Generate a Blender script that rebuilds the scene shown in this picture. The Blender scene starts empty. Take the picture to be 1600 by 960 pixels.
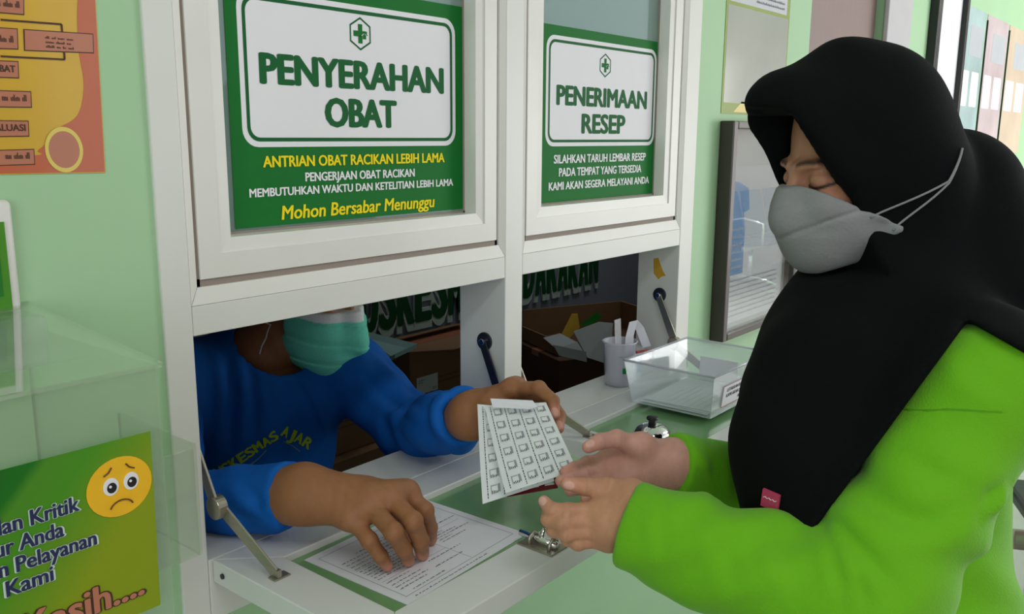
import bpy, bmesh, math, random
import numpy as np
from mathutils import Vector, Matrix
from mathutils.bvhtree import BVHTree

random.seed(7)
S = bpy.context.scene
COL = S.collection

# ------------------------------------------------------------------ camera
cam_data = bpy.data.cameras.new('camera')
cam_data.sensor_width = 36.0
cam_data.lens = 31.0
cam_data.clip_start = 0.02
cam = bpy.data.objects.new('camera', cam_data)
COL.objects.link(cam)
def cam_axes(yaw, pitch, roll):
    y, p, r = (math.radians(v) for v in (yaw, pitch, roll))
    d = Vector((math.sin(y)*math.cos(p), math.cos(y)*math.cos(p), -math.sin(p)))
    rt = Vector((math.cos(y), -math.sin(y), 0)); up = rt.cross(d)
    return rt*math.cos(r)+up*math.sin(r), up*math.cos(r)-rt*math.sin(r), d
_r, _u, _d = cam_axes(50.86, 11.11, 0.4)
cam.matrix_world = Matrix(((_r.x, _u.x, -_d.x, 0.0), (_r.y, _u.y, -_d.y, -0.90),
                           (_r.z, _u.z, -_d.z, 1.436), (0, 0, 0, 1)))
S.camera = cam

# ------------------------------------------------------------------ light
S.view_settings.view_transform = 'Standard'
S.view_settings.look = 'None'
S.view_settings.gamma = 1.0
S.view_settings.use_curve_mapping = False
S.view_settings.exposure = -0.25
W = bpy.data.worlds.new('overcast_sky'); S.world = W
W.use_nodes = True
W.node_tree.nodes['Background'].inputs[0].default_value = (0.86, 0.93, 1.0, 1)
W.node_tree.nodes['Background'].inputs[1].default_value = 1.0

def area(name, loc, target, sx, sy, power, col=(1, 1, 1)):
    l = bpy.data.lights.new(name, 'AREA'); l.shape = 'RECTANGLE'; l.size = sx; l.size_y = sy
    l.energy = power; l.color = col
    o = bpy.data.objects.new(name, l); COL.objects.link(o); o.location = loc
    o.rotation_euler = (Vector(target)-Vector(loc)).to_track_quat('-Z', 'Y').to_euler()
    return o
# daylight coming in through the open side of the waiting hall (an opening behind and to the right)
area('daylight_hall_opening', (3.9, -3.15, 1.6), (2.6, 0, 1.3), 4.2, 2.2, 13, (0.97, 1.0, 1.0))
area('daylight_hall_opening', (6.15, -3.1, 1.25), (5.4, 0, 1.5), 2.6, 1.7, 115, (1.0, 0.99, 0.95))
area('left_fill_light', (-2.9, -2.6, 1.7), (0.8, -0.2, 1.1), 1.8, 2.0, 42, (0.95, 0.98, 1.0))  # added fill that brightens the left side; no entrance is in view
# fill lights added overhead; the hall shows no lamps here
FILLS = [(0.1, -1.45), (3.4, -1.9), (6.4, -1.9), (9.0, -1.9)]
for lx, ly in FILLS:
    area('ceiling_fill_light', (lx, ly, 2.70), (lx, ly, 0), 1.2, 0.3, 13 if lx < 2 else 16, (0.97, 0.98, 1.0))

# unseen fill added to lift the dark pharmacy behind the hatch
area('pharmacy_fill_light', (2.9, 0.62, 2.70), (2.9, 0.62, 0), 1.0, 0.3, 8, (0.97, 0.98, 1.0))

# ------------------------------------------------------------------ helpers
def lin(v):
    v /= 255.0
    return v/12.92 if v <= 0.04045 else ((v+0.055)/1.055)**2.4
def rgb(r, g, b): return (lin(r), lin(g), lin(b), 1.0)

def mat(name, col, rough=0.5, metal=0.0, var=0.04, scale=14.0, bump=0.0, bscale=60.0, coat=0.0,
        spec=0.5, stretch=(1, 1, 1), sheen=0.0, trans=0.0, sss=0.0):
    m = bpy.data.materials.new(name); m.use_nodes = True
    nt = m.node_tree; b = nt.nodes['Principled BSDF']
    b.inputs['Roughness'].default_value = rough; b.inputs['Metallic'].default_value = metal
    b.inputs['Specular IOR Level'].default_value = spec
    b.inputs['Coat Weight'].default_value = coat
    b.inputs['Coat Roughness'].default_value = 0.08
    b.inputs['Sheen Weight'].default_value = sheen
    b.inputs['Transmission Weight'].default_value = trans
    tc = nt.nodes.new('ShaderNodeTexCoord'); mp = nt.nodes.new('ShaderNodeMapping')
    mp.inputs['Scale'].default_value = stretch
    nt.links.new(tc.outputs['Object'], mp.inputs[0])
    n = nt.nodes.new('ShaderNodeTexNoise'); n.inputs['Scale'].default_value = scale; n.inputs['Detail'].default_value = 4
    nt.links.new(mp.outputs[0], n.inputs[0])
    mx = nt.nodes.new('ShaderNodeMix'); mx.data_type = 'RGBA'
    mx.inputs[6].default_value = tuple(max(0, c*(1-var*2)) for c in col[:3])+(1,)
    mx.inputs[7].default_value = tuple(min(1, c*(1+var*2)) for c in col[:3])+(1,)
    nt.links.new(n.outputs[0], mx.inputs[0]); nt.links.new(mx.outputs[2], b.inputs['Base Color'])
    if bump:
        n2 = nt.nodes.new('ShaderNodeTexNoise'); n2.inputs['Scale'].default_value = bscale; n2.inputs['Detail'].default_value = 5
        nt.links.new(mp.outputs[0], n2.inputs[0])
        bp = nt.nodes.new('ShaderNodeBump'); bp.inputs['Strength'].default_value = bump; bp.inputs['Distance'].default_value = 0.004
        nt.links.new(n2.outputs[0], bp.inputs['Height']); nt.links.new(bp.outputs[0], b.inputs['Normal'])
    if sss:
        b.inputs['Subsurface Weight'].default_value = sss
        b.inputs['Subsurface Radius'].default_value = (0.012, 0.005, 0.003)
        b.inputs['Subsurface Scale'].default_value = 0.5
    return m

def pane_mat(name, tint, clear, gloss_rough=0.02, gloss=0.5, body=(0.8, 0.85, 0.8, 1)):
    """thin clear sheet: see-through share, mirror share and a little milky body"""
    m = bpy.data.materials.new(name); m.use_nodes = True
    nt = m.node_tree; nt.nodes.clear()
    out = nt.nodes.new('ShaderNodeOutputMaterial')
    tr = nt.nodes.new('ShaderNodeBsdfTransparent'); tr.inputs[0].default_value = tint
    gl = nt.nodes.new('ShaderNodeBsdfGlossy'); gl.inputs['Roughness'].default_value = gloss_rough
    gl.inputs[0].default_value = (1, 1, 1, 1)
    df = nt.nodes.new('ShaderNodeBsdfDiffuse'); df.inputs[0].default_value = body
    m1 = nt.nodes.new('ShaderNodeMixShader'); m1.inputs[0].default_value = 1-clear
    nt.links.new(tr.outputs[0], m1.inputs[1]); nt.links.new(df.outputs[0], m1.inputs[2])
    fr = nt.nodes.new('ShaderNodeLayerWeight'); fr.inputs[0].default_value = 0.5
    pw = nt.nodes.new('ShaderNodeMath'); pw.operation = 'POWER'; pw.inputs[1].default_value = 3.5
    nt.links.new(fr.outputs['Facing'], pw.inputs[0])
    ma = nt.nodes.new('ShaderNodeMath'); ma.operation = 'MULTIPLY_ADD'; ma.inputs[1].default_value = 0.9; ma.inputs[2].default_value = gloss
    ma.use_clamp = True
    nt.links.new(pw.outputs[0], ma.inputs[0])
    m2 = nt.nodes.new('ShaderNodeMixShader')
    nt.links.new(ma.outputs[0], m2.inputs[0])
    nt.links.new(m1.outputs[0], m2.inputs[1]); nt.links.new(gl.outputs[0], m2.inputs[2])
    nt.links.new(m2.outputs[0], out.inputs[0])
    return m

def attr_mat(name, rough=0.5, sss=0.0, bump=0.12, bscale=350, spec=0.35):
    m = mat(name, (0.5, 0.5, 0.5, 1), rough, bump=bump, bscale=bscale, sss=sss, spec=spec)
    nt = m.node_tree; b = nt.nodes['Principled BSDF']
    at = nt.nodes.new('ShaderNodeAttribute'); at.attribute_name = 'tint'
    n = nt.nodes.new('ShaderNodeTexNoise'); n.inputs['Scale'].default_value = 70; n.inputs['Detail'].default_value = 5
    mr = nt.nodes.new('ShaderNodeMapRange'); mr.inputs[3].default_value = 0.84; mr.inputs[4].default_value = 1.16
    nt.links.new(n.outputs[0], mr.inputs[0])
    vm = nt.nodes.new('ShaderNodeVectorMath'); vm.operation = 'SCALE'
    nt.links.new(at.outputs['Color'], vm.inputs[0]); nt.links.new(mr.outputs[0], vm.inputs['Scale'])
    nt.links.new(vm.outputs[0], b.inputs['Base Color'])
    return m

def tag(o, label=None, cat=None, group=None, kind=None):
    if label: o['label'] = label
    if cat: o['category'] = cat
    if group: o['group'] = group
    if kind: o['kind'] = kind
    return o
def empty(name, loc=(0, 0, 0), label=None, cat=None, group=None, kind=None, rz=0.0):
    o = bpy.data.objects.new(name, None); COL.objects.link(o)
    o.location = loc; o.rotation_euler = (0, 0, rz); o.empty_display_size = 0.05
    return tag(o, label, cat, group, kind)
def adopt(o, parent):
    """parent keeping world geometry given in the parent's local frame"""
    o.parent = parent
    return o

class MB:
    def __init__(self): self.v = []; self.f = []
    def add(self, vs, fs):
        k = len(self.v); self.v += [tuple(p) for p in vs]; self.f += [tuple(i+k for i in f) for f in fs]; return self
    def box(self, x0, x1, y0, y1, z0, z1):
        return self.add([(x, y, z) for x in (x0, x1) for y in (y0, y1) for z in (z0, z1)],
                        [(0, 1, 3, 2), (4, 6, 7, 5), (0, 4, 5, 1), (2, 3, 7, 6), (0, 2, 6, 4), (1, 5, 7, 3)])
    def hexa(self, p):   # 8 points: bottom ring 0-3 (ccw from above), top ring 4-7
        return self.add(p, [(3, 2, 1, 0), (4, 5, 6, 7), (0, 1, 5, 4), (1, 2, 6, 5), (2, 3, 7, 6), (3, 0, 4, 7)])
    def cyl(self, a, b, r, n=16, r2=None):
        a = Vector(a); b = Vector(b); d = (b-a).normalized(); r2 = r if r2 is None else r2
        t = d.orthogonal().normalized(); s = d.cross(t)
        ring = [(t*math.cos(2*math.pi*i/n)+s*math.sin(2*math.pi*i/n)) for i in range(n)]
        vs = [a+p*r for p in ring]+[b+p*r2 for p in ring]
        fs = [(i, (i+1) % n, n+(i+1) % n, n+i) for i in range(n)]+[tuple(range(n-1, -1, -1)), tuple(range(n, 2*n))]
        return self.add(vs, fs)
    def tube(self, pts, r, n=8):
        pts = [Vector(p) for p in pts]; vs = []; fs = []
        ref = None
        for i, p in enumerate(pts):
            d = (pts[min(i+1, len(pts)-1)]-pts[max(i-1, 0)]).normalized()
            if ref is None: ref = d.orthogonal().normalized()
            ref = (ref-d*ref.dot(d)).normalized(); s = d.cross(ref)
            rr = r[i] if isinstance(r, (list, tuple)) else r
            vs += [p+(ref*math.cos(2*math.pi*k/n)+s*math.sin(2*math.pi*k/n))*rr for k in range(n)]
        for i in range(len(pts)-1):
            for k in range(n):
                fs.append((i*n+k, i*n+(k+1) % n, (i+1)*n+(k+1) % n, (i+1)*n+k))
        fs += [tuple(range(n-1, -1, -1)), tuple(range((len(pts)-1)*n, len(pts)*n))]
        return self.add(vs, fs)
    def lathe(self, prof, c, n=40):
        vs = []; fs = []; m = len(prof)
        for k in range(n):
            a = 2*math.pi*k/n
            vs += [(c[0]+r*math.cos(a), c[1]+r*math.sin(a), c[2]+z) for r, z in prof]
        for k in range(n):
            for j in range(m-1):
                fs.append((k*m+j, ((k+1) % n)*m+j, ((k+1) % n)*m+j+1, k*m+j+1))
        return self.add(vs, fs)
    def plate(self, pts, nrm, th):   # flat polygon with thickness
        n = Vector(nrm).normalized()*th; k = len(pts)
        vs = [Vector(p) for p in pts]+[Vector(p)-n for p in pts]
        fs = [tuple(range(k)), tuple(range(2*k-1, k-1, -1))]+[(i, k+i, k+(i+1) % k, (i+1) % k) for i in range(k)]
        return self.add(vs, fs)
    def build(self, name, m, parent=None, bevel=0.0, smooth=False, seg=2):
        me = bpy.data.meshes.new(name); me.from_pydata(self.v, [], self.f); me.update()
        bm = bmesh.new(); bm.from_mesh(me); bmesh.ops.recalc_face_normals(bm, faces=bm.faces); bm.to_mesh(me); bm.free()
        if smooth: me.shade_smooth()
        me.materials.append(m)
        o = bpy.data.objects.new(name, me); COL.objects.link(o)
        if parent is not None: o.parent = parent
        if bevel:
            b = o.modifiers.new('bevel', 'BEVEL'); b.width = bevel; b.segments = seg; b.limit_method = 'ANGLE'
        return o
def box(name, m, parent, x0, x1, y0, y1, z0, z1, bevel=0.0):
    return MB().box(x0, x1, y0, y1, z0, z1).build(name, m, parent, bevel)

CAP = [0.7]
# flat print work: shapes and lettering on a plane (origin o, axes ux, uy)
class Plane:
    def __init__(self, o, ux=(1, 0, 0), uy=(0, 0, 1)):
        self.o = Vector(o); self.x = Vector(ux).normalized(); self.y = Vector(uy).normalized(); self.n = self.x.cross(self.y)
    def at(self, u, v, h=0.0): return self.o+self.x*u+self.y*v+self.n*h
def rrect(u0, u1, v0, v1, r, k=6):
    pts = []
    for cu, cv, a0 in ((u1-r, v1-r, 0), (u0+r, v1-r, 90), (u0+r, v0+r, 180), (u1-r, v0+r, 270)):
        for i in range(k+1):
            a = math.radians(a0+90*i/k); pts.append((cu+r*math.cos(a), cv+r*math.sin(a)))
    return pts
def flat(name, m, parent, pl, pts, h, th=0.0004):
    return MB().plate([pl.at(u, v, h) for u, v in pts], pl.n, th).build(name, m, parent)
def ring(name, m, parent, pl, outer, inner, h):
    k = len(outer)
    vs = [pl.at(u, v, h) for u, v in outer]+[pl.at(u, v, h) for u, v in inner]
    return MB().add(vs, [(i, (i+1) % k, k+(i+1) % k, k+i) for i in range(k)]).build(name, m, parent)
def text(name, s, m, parent, pl, u0, u1, v0, v1, h, bold=0.0, shear=0.0, extrude=0.0, fit=True, warp=None, space=1.0):
    """lettering fitted to the box u0..u1 x v0..v1 (v0 = baseline, v1 = cap height)"""
    c = bpy.data.curves.new(name, 'FONT'); c.body = s; c.shear = shear; c.resolution_u = 3
    if extrude: c.offset = bold
    c.space_character = space
    o = bpy.data.objects.new(name, c); COL.objects.link(o)
    dg = bpy.context.evaluated_depsgraph_get(); me = bpy.data.meshes.new_from_object(o.evaluated_get(dg))
    bpy.data.objects.remove(o); bpy.data.curves.remove(c)
    n = len(me.vertices); a = np.empty(n*3, 'f'); me.vertices.foreach_get('co', a); a = a.reshape(-1, 3)
    if n == 0: return None
    x0, x1 = a[:, 0].min(), a[:, 0].max()
    cap = CAP[0]
    sx = (u1-u0)/(x1-x0); sy = (v1-v0)/cap
    U = (a[:, 0]-x0)*sx+u0; V = a[:, 1]*sy+v0
    out = np.empty_like(a)
    for i in range(n):
        u, v = float(U[i]), float(V[i])
        p = warp(u, v) if warp else pl.at(u, v, h)
        out[i] = p
    if bold and not extrude:      # heavier strokes: the same glyphs laid over themselves, slightly shifted
        polys = [tuple(p.vertices) for p in me.polygons]; allv = []; allf = []; dz = bold
        for k, (du, dv) in enumerate(((0, 0), (-dz, 0), (dz, 0), (0, dz*0.5), (0, -dz*0.5), (-dz*.7, dz*.35), (dz*.7, -dz*.35), (dz*.7, dz*.35), (-dz*.7, -dz*.35))):
            for i in range(n):
                u, v = float(U[i])+du*sy, float(V[i])+dv*sy
                allv.append(warp(u, v) if warp else pl.at(u, v, h+k*4e-6))
            allf += [tuple(j+k*n for j in f) for f in polys]
        me = bpy.data.meshes.new(name); me.from_pydata([tuple(p) for p in allv], [], allf)
    elif extrude:
        fs = [tuple(p.vertices) for p in me.polygons]; vs = [Vector(p) for p in out]
        bm = bmesh.new(); bv = [bm.verts.new(p) for p in vs]
        for f in fs:
            try: bm.faces.new([bv[i] for i in f])
            except ValueError: pass
        bmesh.ops.remove_doubles(bm, verts=bm.verts, dist=1e-5)
        r = bmesh.ops.extrude_face_region(bm, geom=list(bm.faces))
        for g in r['geom']:
            if isinstance(g, bmesh.types.BMVert): g.co += pl.n*extrude
        bmesh.ops.recalc_face_normals(bm, faces=bm.faces)
        bm.to_mesh(me); bm.free()
    else:
        me.vertices.foreach_set('co', out.ravel())
    me.update(); me.materials.clear(); me.materials.append(m)
    ob = bpy.data.objects.new(name, me); COL.objects.link(ob)
    if parent is not None: ob.parent = parent
    return ob

# ------------------------------------------------------------------ smooth bodies from distance fields
F4 = np.float32
def vec(p): return np.array(p, F4)
def rc(a, b, r1, r2):
    a = vec(a); b = vec(b); d = b-a; L = float(d@d)+1e-12
    def f(P):
        q = P-a; t = np.clip((q@d)/L, 0, 1)
        return np.linalg.norm(q-t[:, None]*d, axis=1)-(r1+(r2-r1)*t)
    return f
def ell(c, r, M=None):
    c = vec(c); r = vec(r)
    def f(P):
        q = P-c
        if M is not None: q = q@M.T
        k0 = np.linalg.norm(q/r, axis=1); k1 = np.linalg.norm(q/(r*r), axis=1)+1e-9
        return k0*(k0-1.0)/k1
    return f
def smin(a, b, k):
    h = np.maximum(k-np.abs(a-b), 0)/k
    return np.minimum(a, b)-h*h*k*0.25
def union(k, *fs):
    def f(P):
        d = fs[0](P)
        for g in fs[1:]: d = smin(d, g(P), k)
        return d
    return f
def ssub(f, g, k):     # f minus g, softly
    return lambda P: -smin(-f(P), g(P), k)
def half(p, n):        # inside on the side n points away from
    p = vec(p); n = vec(n); n = n/np.linalg.norm(n)
    return lambda P: (P-p)@n
def inter(f, g, k=0.004):
    return lambda P: -smin(-f(P), -g(P), k)
def ripple(f, amp, freq, seed, along=None):
    r = np.random.RandomState(seed); D = r.normal(size=(5, 3)).astype(F4)
    if along is not None:
        al = vec(along)/np.linalg.norm(along); D = D*0.45+al*np.sign(D@al)[:, None]
    D /= np.linalg.norm(D, axis=1)[:, None]
    ph = r.uniform(0, 6.28, 5); fq = freq*r.uniform(0.6, 1.6, 5)
    def g(P):
        w = 0
        for i in range(5): w = w+np.sin((P@D[i])*fq[i]+ph[i]+1.3*np.sin((P@D[(i+1) % 5])*fq[i]*0.55))
        return f(P)+F4(amp/5)*w*1.6
    return g

def sdf_mesh(f, lo, hi, h, B=4):
    lo = vec(lo); hi = vec(hi)
    nb = np.ceil((hi-lo)/(h*B)).astype(int)+1
    ax = [lo[i]+(np.arange(nb[i])+0.5)*h*B-h*0.5 for i in range(3)]
    G = np.stack(np.meshgrid(*ax, indexing='ij'), -1).reshape(-1, 3).astype(F4)
    dc = f(G).reshape(nb)
    fld = np.repeat(np.repeat(np.repeat(dc, B, 0), B, 1), B, 2).astype(F4)
    near = np.repeat(np.repeat(np.repeat(np.abs(dc) < 1.6*B*h, B, 0), B, 1), B, 2)
    idx = np.argwhere(near)
    for s in range(0, len(idx), 400000):
        ii = idx[s:s+400000]
        fld[ii[:, 0], ii[:, 1], ii[:, 2]] = f((lo+ii*F4(h)).astype(F4))
    ins = fld < 0
    n = fld.shape
    c = [(i, j, k) for i in (0, 1) for j in (0, 1) for k in (0, 1)]
    def sl(A, o): return A[o[0]:n[0]-1+o[0], o[1]:n[1]-1+o[1], o[2]:n[2]-1+o[2]]
    cnt = np.zeros((n[0]-1, n[1]-1, n[2]-1), np.int8)
    for o in c: cnt += sl(ins, o)
    mixed = (cnt > 0) & (cnt < 8)
    ci = np.argwhere(mixed); vid = -np.ones(mixed.shape, np.int64); vid[mixed] = np.arange(len(ci))
    acc = np.zeros((len(ci), 3)); num = np.zeros(len(ci))
    cv = {o: fld[ci[:, 0]+o[0], ci[:, 1]+o[1], ci[:, 2]+o[2]] for o in c}
    for o in c:
        for a in range(3):
            if o[a]: continue
            q = list(o); q[a] = 1; q = tuple(q)
            s0, s1 = cv[o], cv[q]; m = (s0 < 0) != (s1 < 0)
            t = np.where(m, s0/(s0-s1+1e-20), 0)
            p = np.tile(np.array(o, float), (len(ci), 1)); p[:, a] += t
            acc[m] += p[m]; num[m] += 1
    V = lo+(ci+acc/num[:, None])*h
    quads = []
    for a in range(3):
        b, d = (a+1) % 3, (a+2) % 3
        A = [slice(None)]*3; Bs = [slice(None)]*3; A[a] = slice(0, n[a]-1); Bs[a] = slice(1, n[a])
        s0 = ins[tuple(A)]; s1 = ins[tuple(Bs)]
        e = np.argwhere(s0 != s1)
        e = e[(e[:, b] > 0) & (e[:, d] > 0) & (e[:, b] < n[b]-1) & (e[:, d] < n[d]-1)]
        fl = s0[e[:, 0], e[:, 1], e[:, 2]]
        ids = []
        for ob, od in ((-1, -1), (0, -1), (0, 0), (-1, 0)):
            k = e.copy(); k[:, b] += ob; k[:, d] += od
            ids.append(vid[k[:, 0], k[:, 1], k[:, 2]])
        q = np.stack(ids, 1); q[~fl] = q[~fl][:, ::-1]
        quads.append(q)
    Q = np.concatenate(quads); Q = Q[(Q >= 0).all(1)]
    return V.astype(F4), Q

def relax(V, Q, it=1):
    for _ in range(it):
        s = np.zeros((len(V), 3)); c = np.zeros(len(V))
        for i in range(4):
            for j in ((i+1) % 4, (i-1) % 4):
                np.add.at(s, Q[:, i], V[Q[:, j]]); np.add.at(c, Q[:, i], 1)
        V = (0.5*V+0.5*s/np.maximum(c, 1)[:, None]).astype(F4)
    return V
def join(*vq):
    V = []; Q = []; k = 0
    for v, q in vq: V.append(v); Q.append(q+k); k += len(v)
    return np.concatenate(V), np.concatenate(Q)
def np_obj(name, V, Q, m, parent=None, tint=None):
    me = bpy.data.meshes.new(name)
    me.vertices.add(len(V)); me.vertices.foreach_set('co', V.astype(F4).ravel())
    me.loops.add(len(Q)*4); me.loops.foreach_set('vertex_index', Q.astype(np.int32).ravel())
    me.polygons.add(len(Q)); me.polygons.foreach_set('loop_start', np.arange(0, len(Q)*4, 4, dtype=np.int32))
    me.update(calc_edges=True); me.validate(); me.shade_smooth()
    if tint is not None:
        a = me.color_attributes.new('tint', 'FLOAT_COLOR', 'POINT')
        c4 = np.ones((len(V), 4), F4); c4[:, :3] = tint; a.data.foreach_set('color', c4.ravel())
    me.materials.append(m)
    o = bpy.data.objects.new(name, me); COL.objects.link(o)
    if parent is not None: o.parent = parent
    return o
def bounds(pts, pad):
    p = np.array(pts, float); return p.min(0)-pad, p.max(0)+pad

# ------------------------------------------------------------------ materials
M = {}
M['white'] = mat('white_painted_aluminium', rgb(226, 227, 221), 0.38, var=0.025, scale=6)
M['trimwhite'] = mat('white_bead', rgb(230, 229, 223), 0.35, var=0.03, scale=9)
M['gasket'] = mat('brown_grey_gasket', rgb(150, 138, 128), 0.7)
M['green_wall'] = mat('mint_green_paint', rgb(170, 210, 166), 0.55, var=0.04, scale=3, bump=0.05, bscale=90)
M['flapglass'] = mat('green_frosted_glass', rgb(120, 166, 112), 0.22, var=0.05, scale=5, coat=0.25)
M['flapwhite'] = mat('white_laminate', rgb(226, 226, 226), 0.35, var=0.03, scale=7)
M['steel'] = mat('brushed_steel', rgb(176, 170, 156), 0.34, 0.85, var=0.06, scale=40, stretch=(1, 1, 8))
M['darksteel'] = mat('dark_steel', rgb(62, 66, 78), 0.35, 0.7)
M['chrome'] = mat('polished_chrome', rgb(225, 225, 225), 0.07, 1.0, var=0.01)
M['blackplastic'] = mat('black_plastic', rgb(22, 22, 24), 0.4)
M['paper'] = mat('white_paper', rgb(232, 232, 240), 0.75, var=0.02)
M['ink'] = mat('grey_black_ink', rgb(52, 50, 58), 0.8)
M['greyink'] = mat('grey_ink', rgb(150, 152, 158), 0.8)
M['signgreen'] = mat('sign_green', rgb(10, 112, 40), 0.6, var=0.04, scale=4, spec=0.2)
M['signwhite'] = mat('sign_white', rgb(238, 238, 242), 0.6, var=0.01, spec=0.2)
M['signdark'] = mat('sign_dark_green', rgb(12, 96, 46), 0.6, spec=0.2)
M['signyellow'] = mat('sign_yellow', rgb(250, 226, 20), 0.6, spec=0.2)
M['floor'] = mat('grey_terrazzo_floor', rgb(172, 170, 168), 0.22, var=0.07, scale=5, coat=0.2)
M['ceiling'] = mat('white_ceiling', rgb(236, 238, 236), 0.8, var=0.02)
M['pinkwall'] = mat('dusty_pink_wall', rgb(205, 168, 164), 0.6, var=0.05, scale=2)
M['greywall'] = mat('blue_grey_backdrop', rgb(138, 140, 158), 0.8, var=0.05, scale=4, bump=0.1)
M['traymat'] = mat('tray_white', rgb(245, 245, 245), 0.5)
M['door'] = mat('mauve_brown_door', rgb(140, 116, 112), 0.5, var=0.06, scale=20, stretch=(6, 6, 0.6))
M['doorframe'] = mat('grey_door_frame', rgb(196, 194, 198), 0.45)
M['darkwood'] = mat('dark_brown_frame', rgb(58, 47, 44), 0.35, var=0.08, coat=0.3)
M['carton'] = mat('brown_cardboard', rgb(142, 104, 72), 0.85, var=0.08, scale=10, bump=0.1)
M['cartondark'] = mat('dark_cardboard', rgb(92, 62, 44), 0.85, var=0.1, scale=10)
M['lettergreen'] = mat('letter_green', rgb(16, 78, 42), 0.45)
M['letteredge'] = mat('letter_rim_white', rgb(208, 216, 214), 0.5)
M['orange'] = mat('orange_print', rgb(198, 100, 62), 0.25, coat=0.5, var=0.1, scale=5)
M['mustard'] = mat('mustard_print', rgb(216, 172, 44), 0.25, coat=0.5, var=0.08, scale=6)
M['salmon'] = mat('salmon_print', rgb(190, 120, 92), 0.3, coat=0.4)
M['brownline'] = mat('brown_print', rgb(74, 46, 30), 0.4)
M['paleyellow'] = mat('pale_yellow_print', rgb(228, 206, 96), 0.3, coat=0.4)
M['leafgreen'] = mat('leaf_green_print', rgb(20, 120, 24), 0.4, var=0.06, scale=8)
M['limeprint'] = mat('lime_print', rgb(134, 158, 16), 0.4, var=0.06, scale=6)
M['midgreen'] = mat('mid_green_print', rgb(70, 142, 24), 0.4, var=0.05, scale=8)
M['navy'] = mat('navy_print', rgb(34, 40, 84), 0.5)
M['halo'] = mat('pale_halo_print', rgb(206, 226, 214), 0.5)
M['emoji'] = mat('emoji_yellow', rgb(250, 190, 30), 0.4, var=0.05, scale=60)
M['emojidark'] = mat('emoji_brown', rgb(96, 52, 20), 0.5)
M['blue'] = mat('sky_blue_print', rgb(40, 134, 206), 0.3, var=0.05)
M['palegrey'] = mat('pale_grey_print', rgb(196, 200, 206), 0.4)
M['greypaper'] = mat('grey_paper', rgb(150, 156, 160), 0.8)
M['yellowpaper'] = mat('yellow_paper', rgb(206, 160, 44), 0.8)
M['pink'] = mat('pink_tag', rgb(196, 62, 104), 0.6)
M['redprint'] = mat('red_print', rgb(168, 40, 46), 0.5)
M['maroonfoil'] = mat('maroon_foil', rgb(118, 22, 34), 0.25, 0.35, coat=0.4)
M['foil'] = mat('silver_foil', rgb(228, 232, 234), 0.35, 0.0, var=0.03, scale=30)
M['foilshade'] = mat('silver_foil_pocket', rgb(186, 194, 192), 0.28, 0.5)
M['blackvinyl'] = mat('black_vinyl', rgb(24, 24, 26), 0.4, bump=0.1)
M['bluegrey'] = mat('blue_grey_seat', rgb(52, 62, 80), 0.4)
M['teal'] = mat('teal_print', rgb(186, 214, 214), 0.35, coat=0.3, var=0.25, scale=5)
M['rose'] = mat('rose_print', rgb(226, 204, 208), 0.35, coat=0.3, var=0.2, scale=5)
M['peach'] = mat('peach_print', rgb(240, 214, 190), 0.35, coat=0.3, var=0.12, scale=4)
M['pane'] = pane_mat('milky_teal_glass', (0.72, 0.86, 0.82, 1), 0.45, 0.03, 0.05, (0.30, 0.45, 0.40, 1))  # sash panes: see-through share mixed with a diffuse teal body
M['acrylic'] = pane_mat('clear_acrylic', (0.95, 0.98, 0.94, 1), 0.90, 0.04, 0.03, (0.72, 0.78, 0.70, 1))
M['bin'] = pane_mat('clear_plastic', (0.96, 0.98, 0.99, 1), 0.76, 0.12, 0.04, (0.82, 0.86, 0.88, 1))
M['showglass'] = pane_mat('display_glass', (0.96, 0.98, 0.97, 1), 0.99, 0.01, 0.1, (0.8, 0.8, 0.8, 1))
M['cupmat'] = pane_mat('translucent_cup', (0.95, 0.95, 0.98, 1), 0.6, 0.1, 0.03, (0.80, 0.80, 0.88, 1))
M['film'] = pane_mat('clear_film', (0.95, 0.95, 0.97, 1), 0.6, 0.06, 0.06, (0.85, 0.85, 0.88, 1))

# cap height of the built-in lettering face, measured once
def _cap():
    c = bpy.data.curves.new('m', 'FONT'); c.body = 'H'
    o = bpy.data.objects.new('m', c); COL.objects.link(o)
    me = bpy.data.meshes.new_from_object(o.evaluated_get(bpy.context.evaluated_depsgraph_get()))
    z = max(v.co.y for v in me.vertices); bpy.data.objects.remove(o); bpy.data.curves.remove(c); bpy.data.meshes.remove(me)
    return z
CAP[0] = _cap()

# ------------------------------------------------------------------ the setting
WY = 0.004    # plaster face of the green wall
w = MB()
w.box(-3.8, 0.496, WY, 0.1, 0, 2.8).box(0.496, 1.723, WY, 0.1, 0, 0.85).box(0.496, 1.723, WY, 0.1, 2.1, 2.8)
w.box(1.723, 2.31, WY, 0.1, 0, 2.8).box(2.31, 2.93, WY, 0.1, 2.1, 2.8).box(2.93, 12.0, WY, 0.1, 0, 2.8)
tag(w.build('wall_front', M['green_wall']), kind='structure')
tag(box('floor', M['floor'], None, -3.8, 12.0, -4.2, 1.25, -0.05, 0), kind='structure')
tag(box('ceiling', M['ceiling'], None, -3.8, 12.0, -3.35, 1.25, 2.8, 2.85), kind='structure')
tag(box('wall_left', M['green_wall'], None, -3.9, -3.8, -3.35, 1.25, 0, 2.8), kind='structure')
tag(box('wall_right', M['pinkwall'], None, 12.0, 12.1, -3.35, 1.25, 0, 2.8), kind='structure')
tag(box('wall_back', M['greywall'], None, -3.8, 12.0, 1.15, 1.25, 0, 2.8), kind='structure')
w = MB().box(-3.8, -3.6, -3.35, -3.25, 0, 2.8).box(-1.8, 1.8, -3.35, -3.25, 0, 2.8).box(1.8, 7.5, -3.35, -3.25, 0, 0.5)
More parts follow.
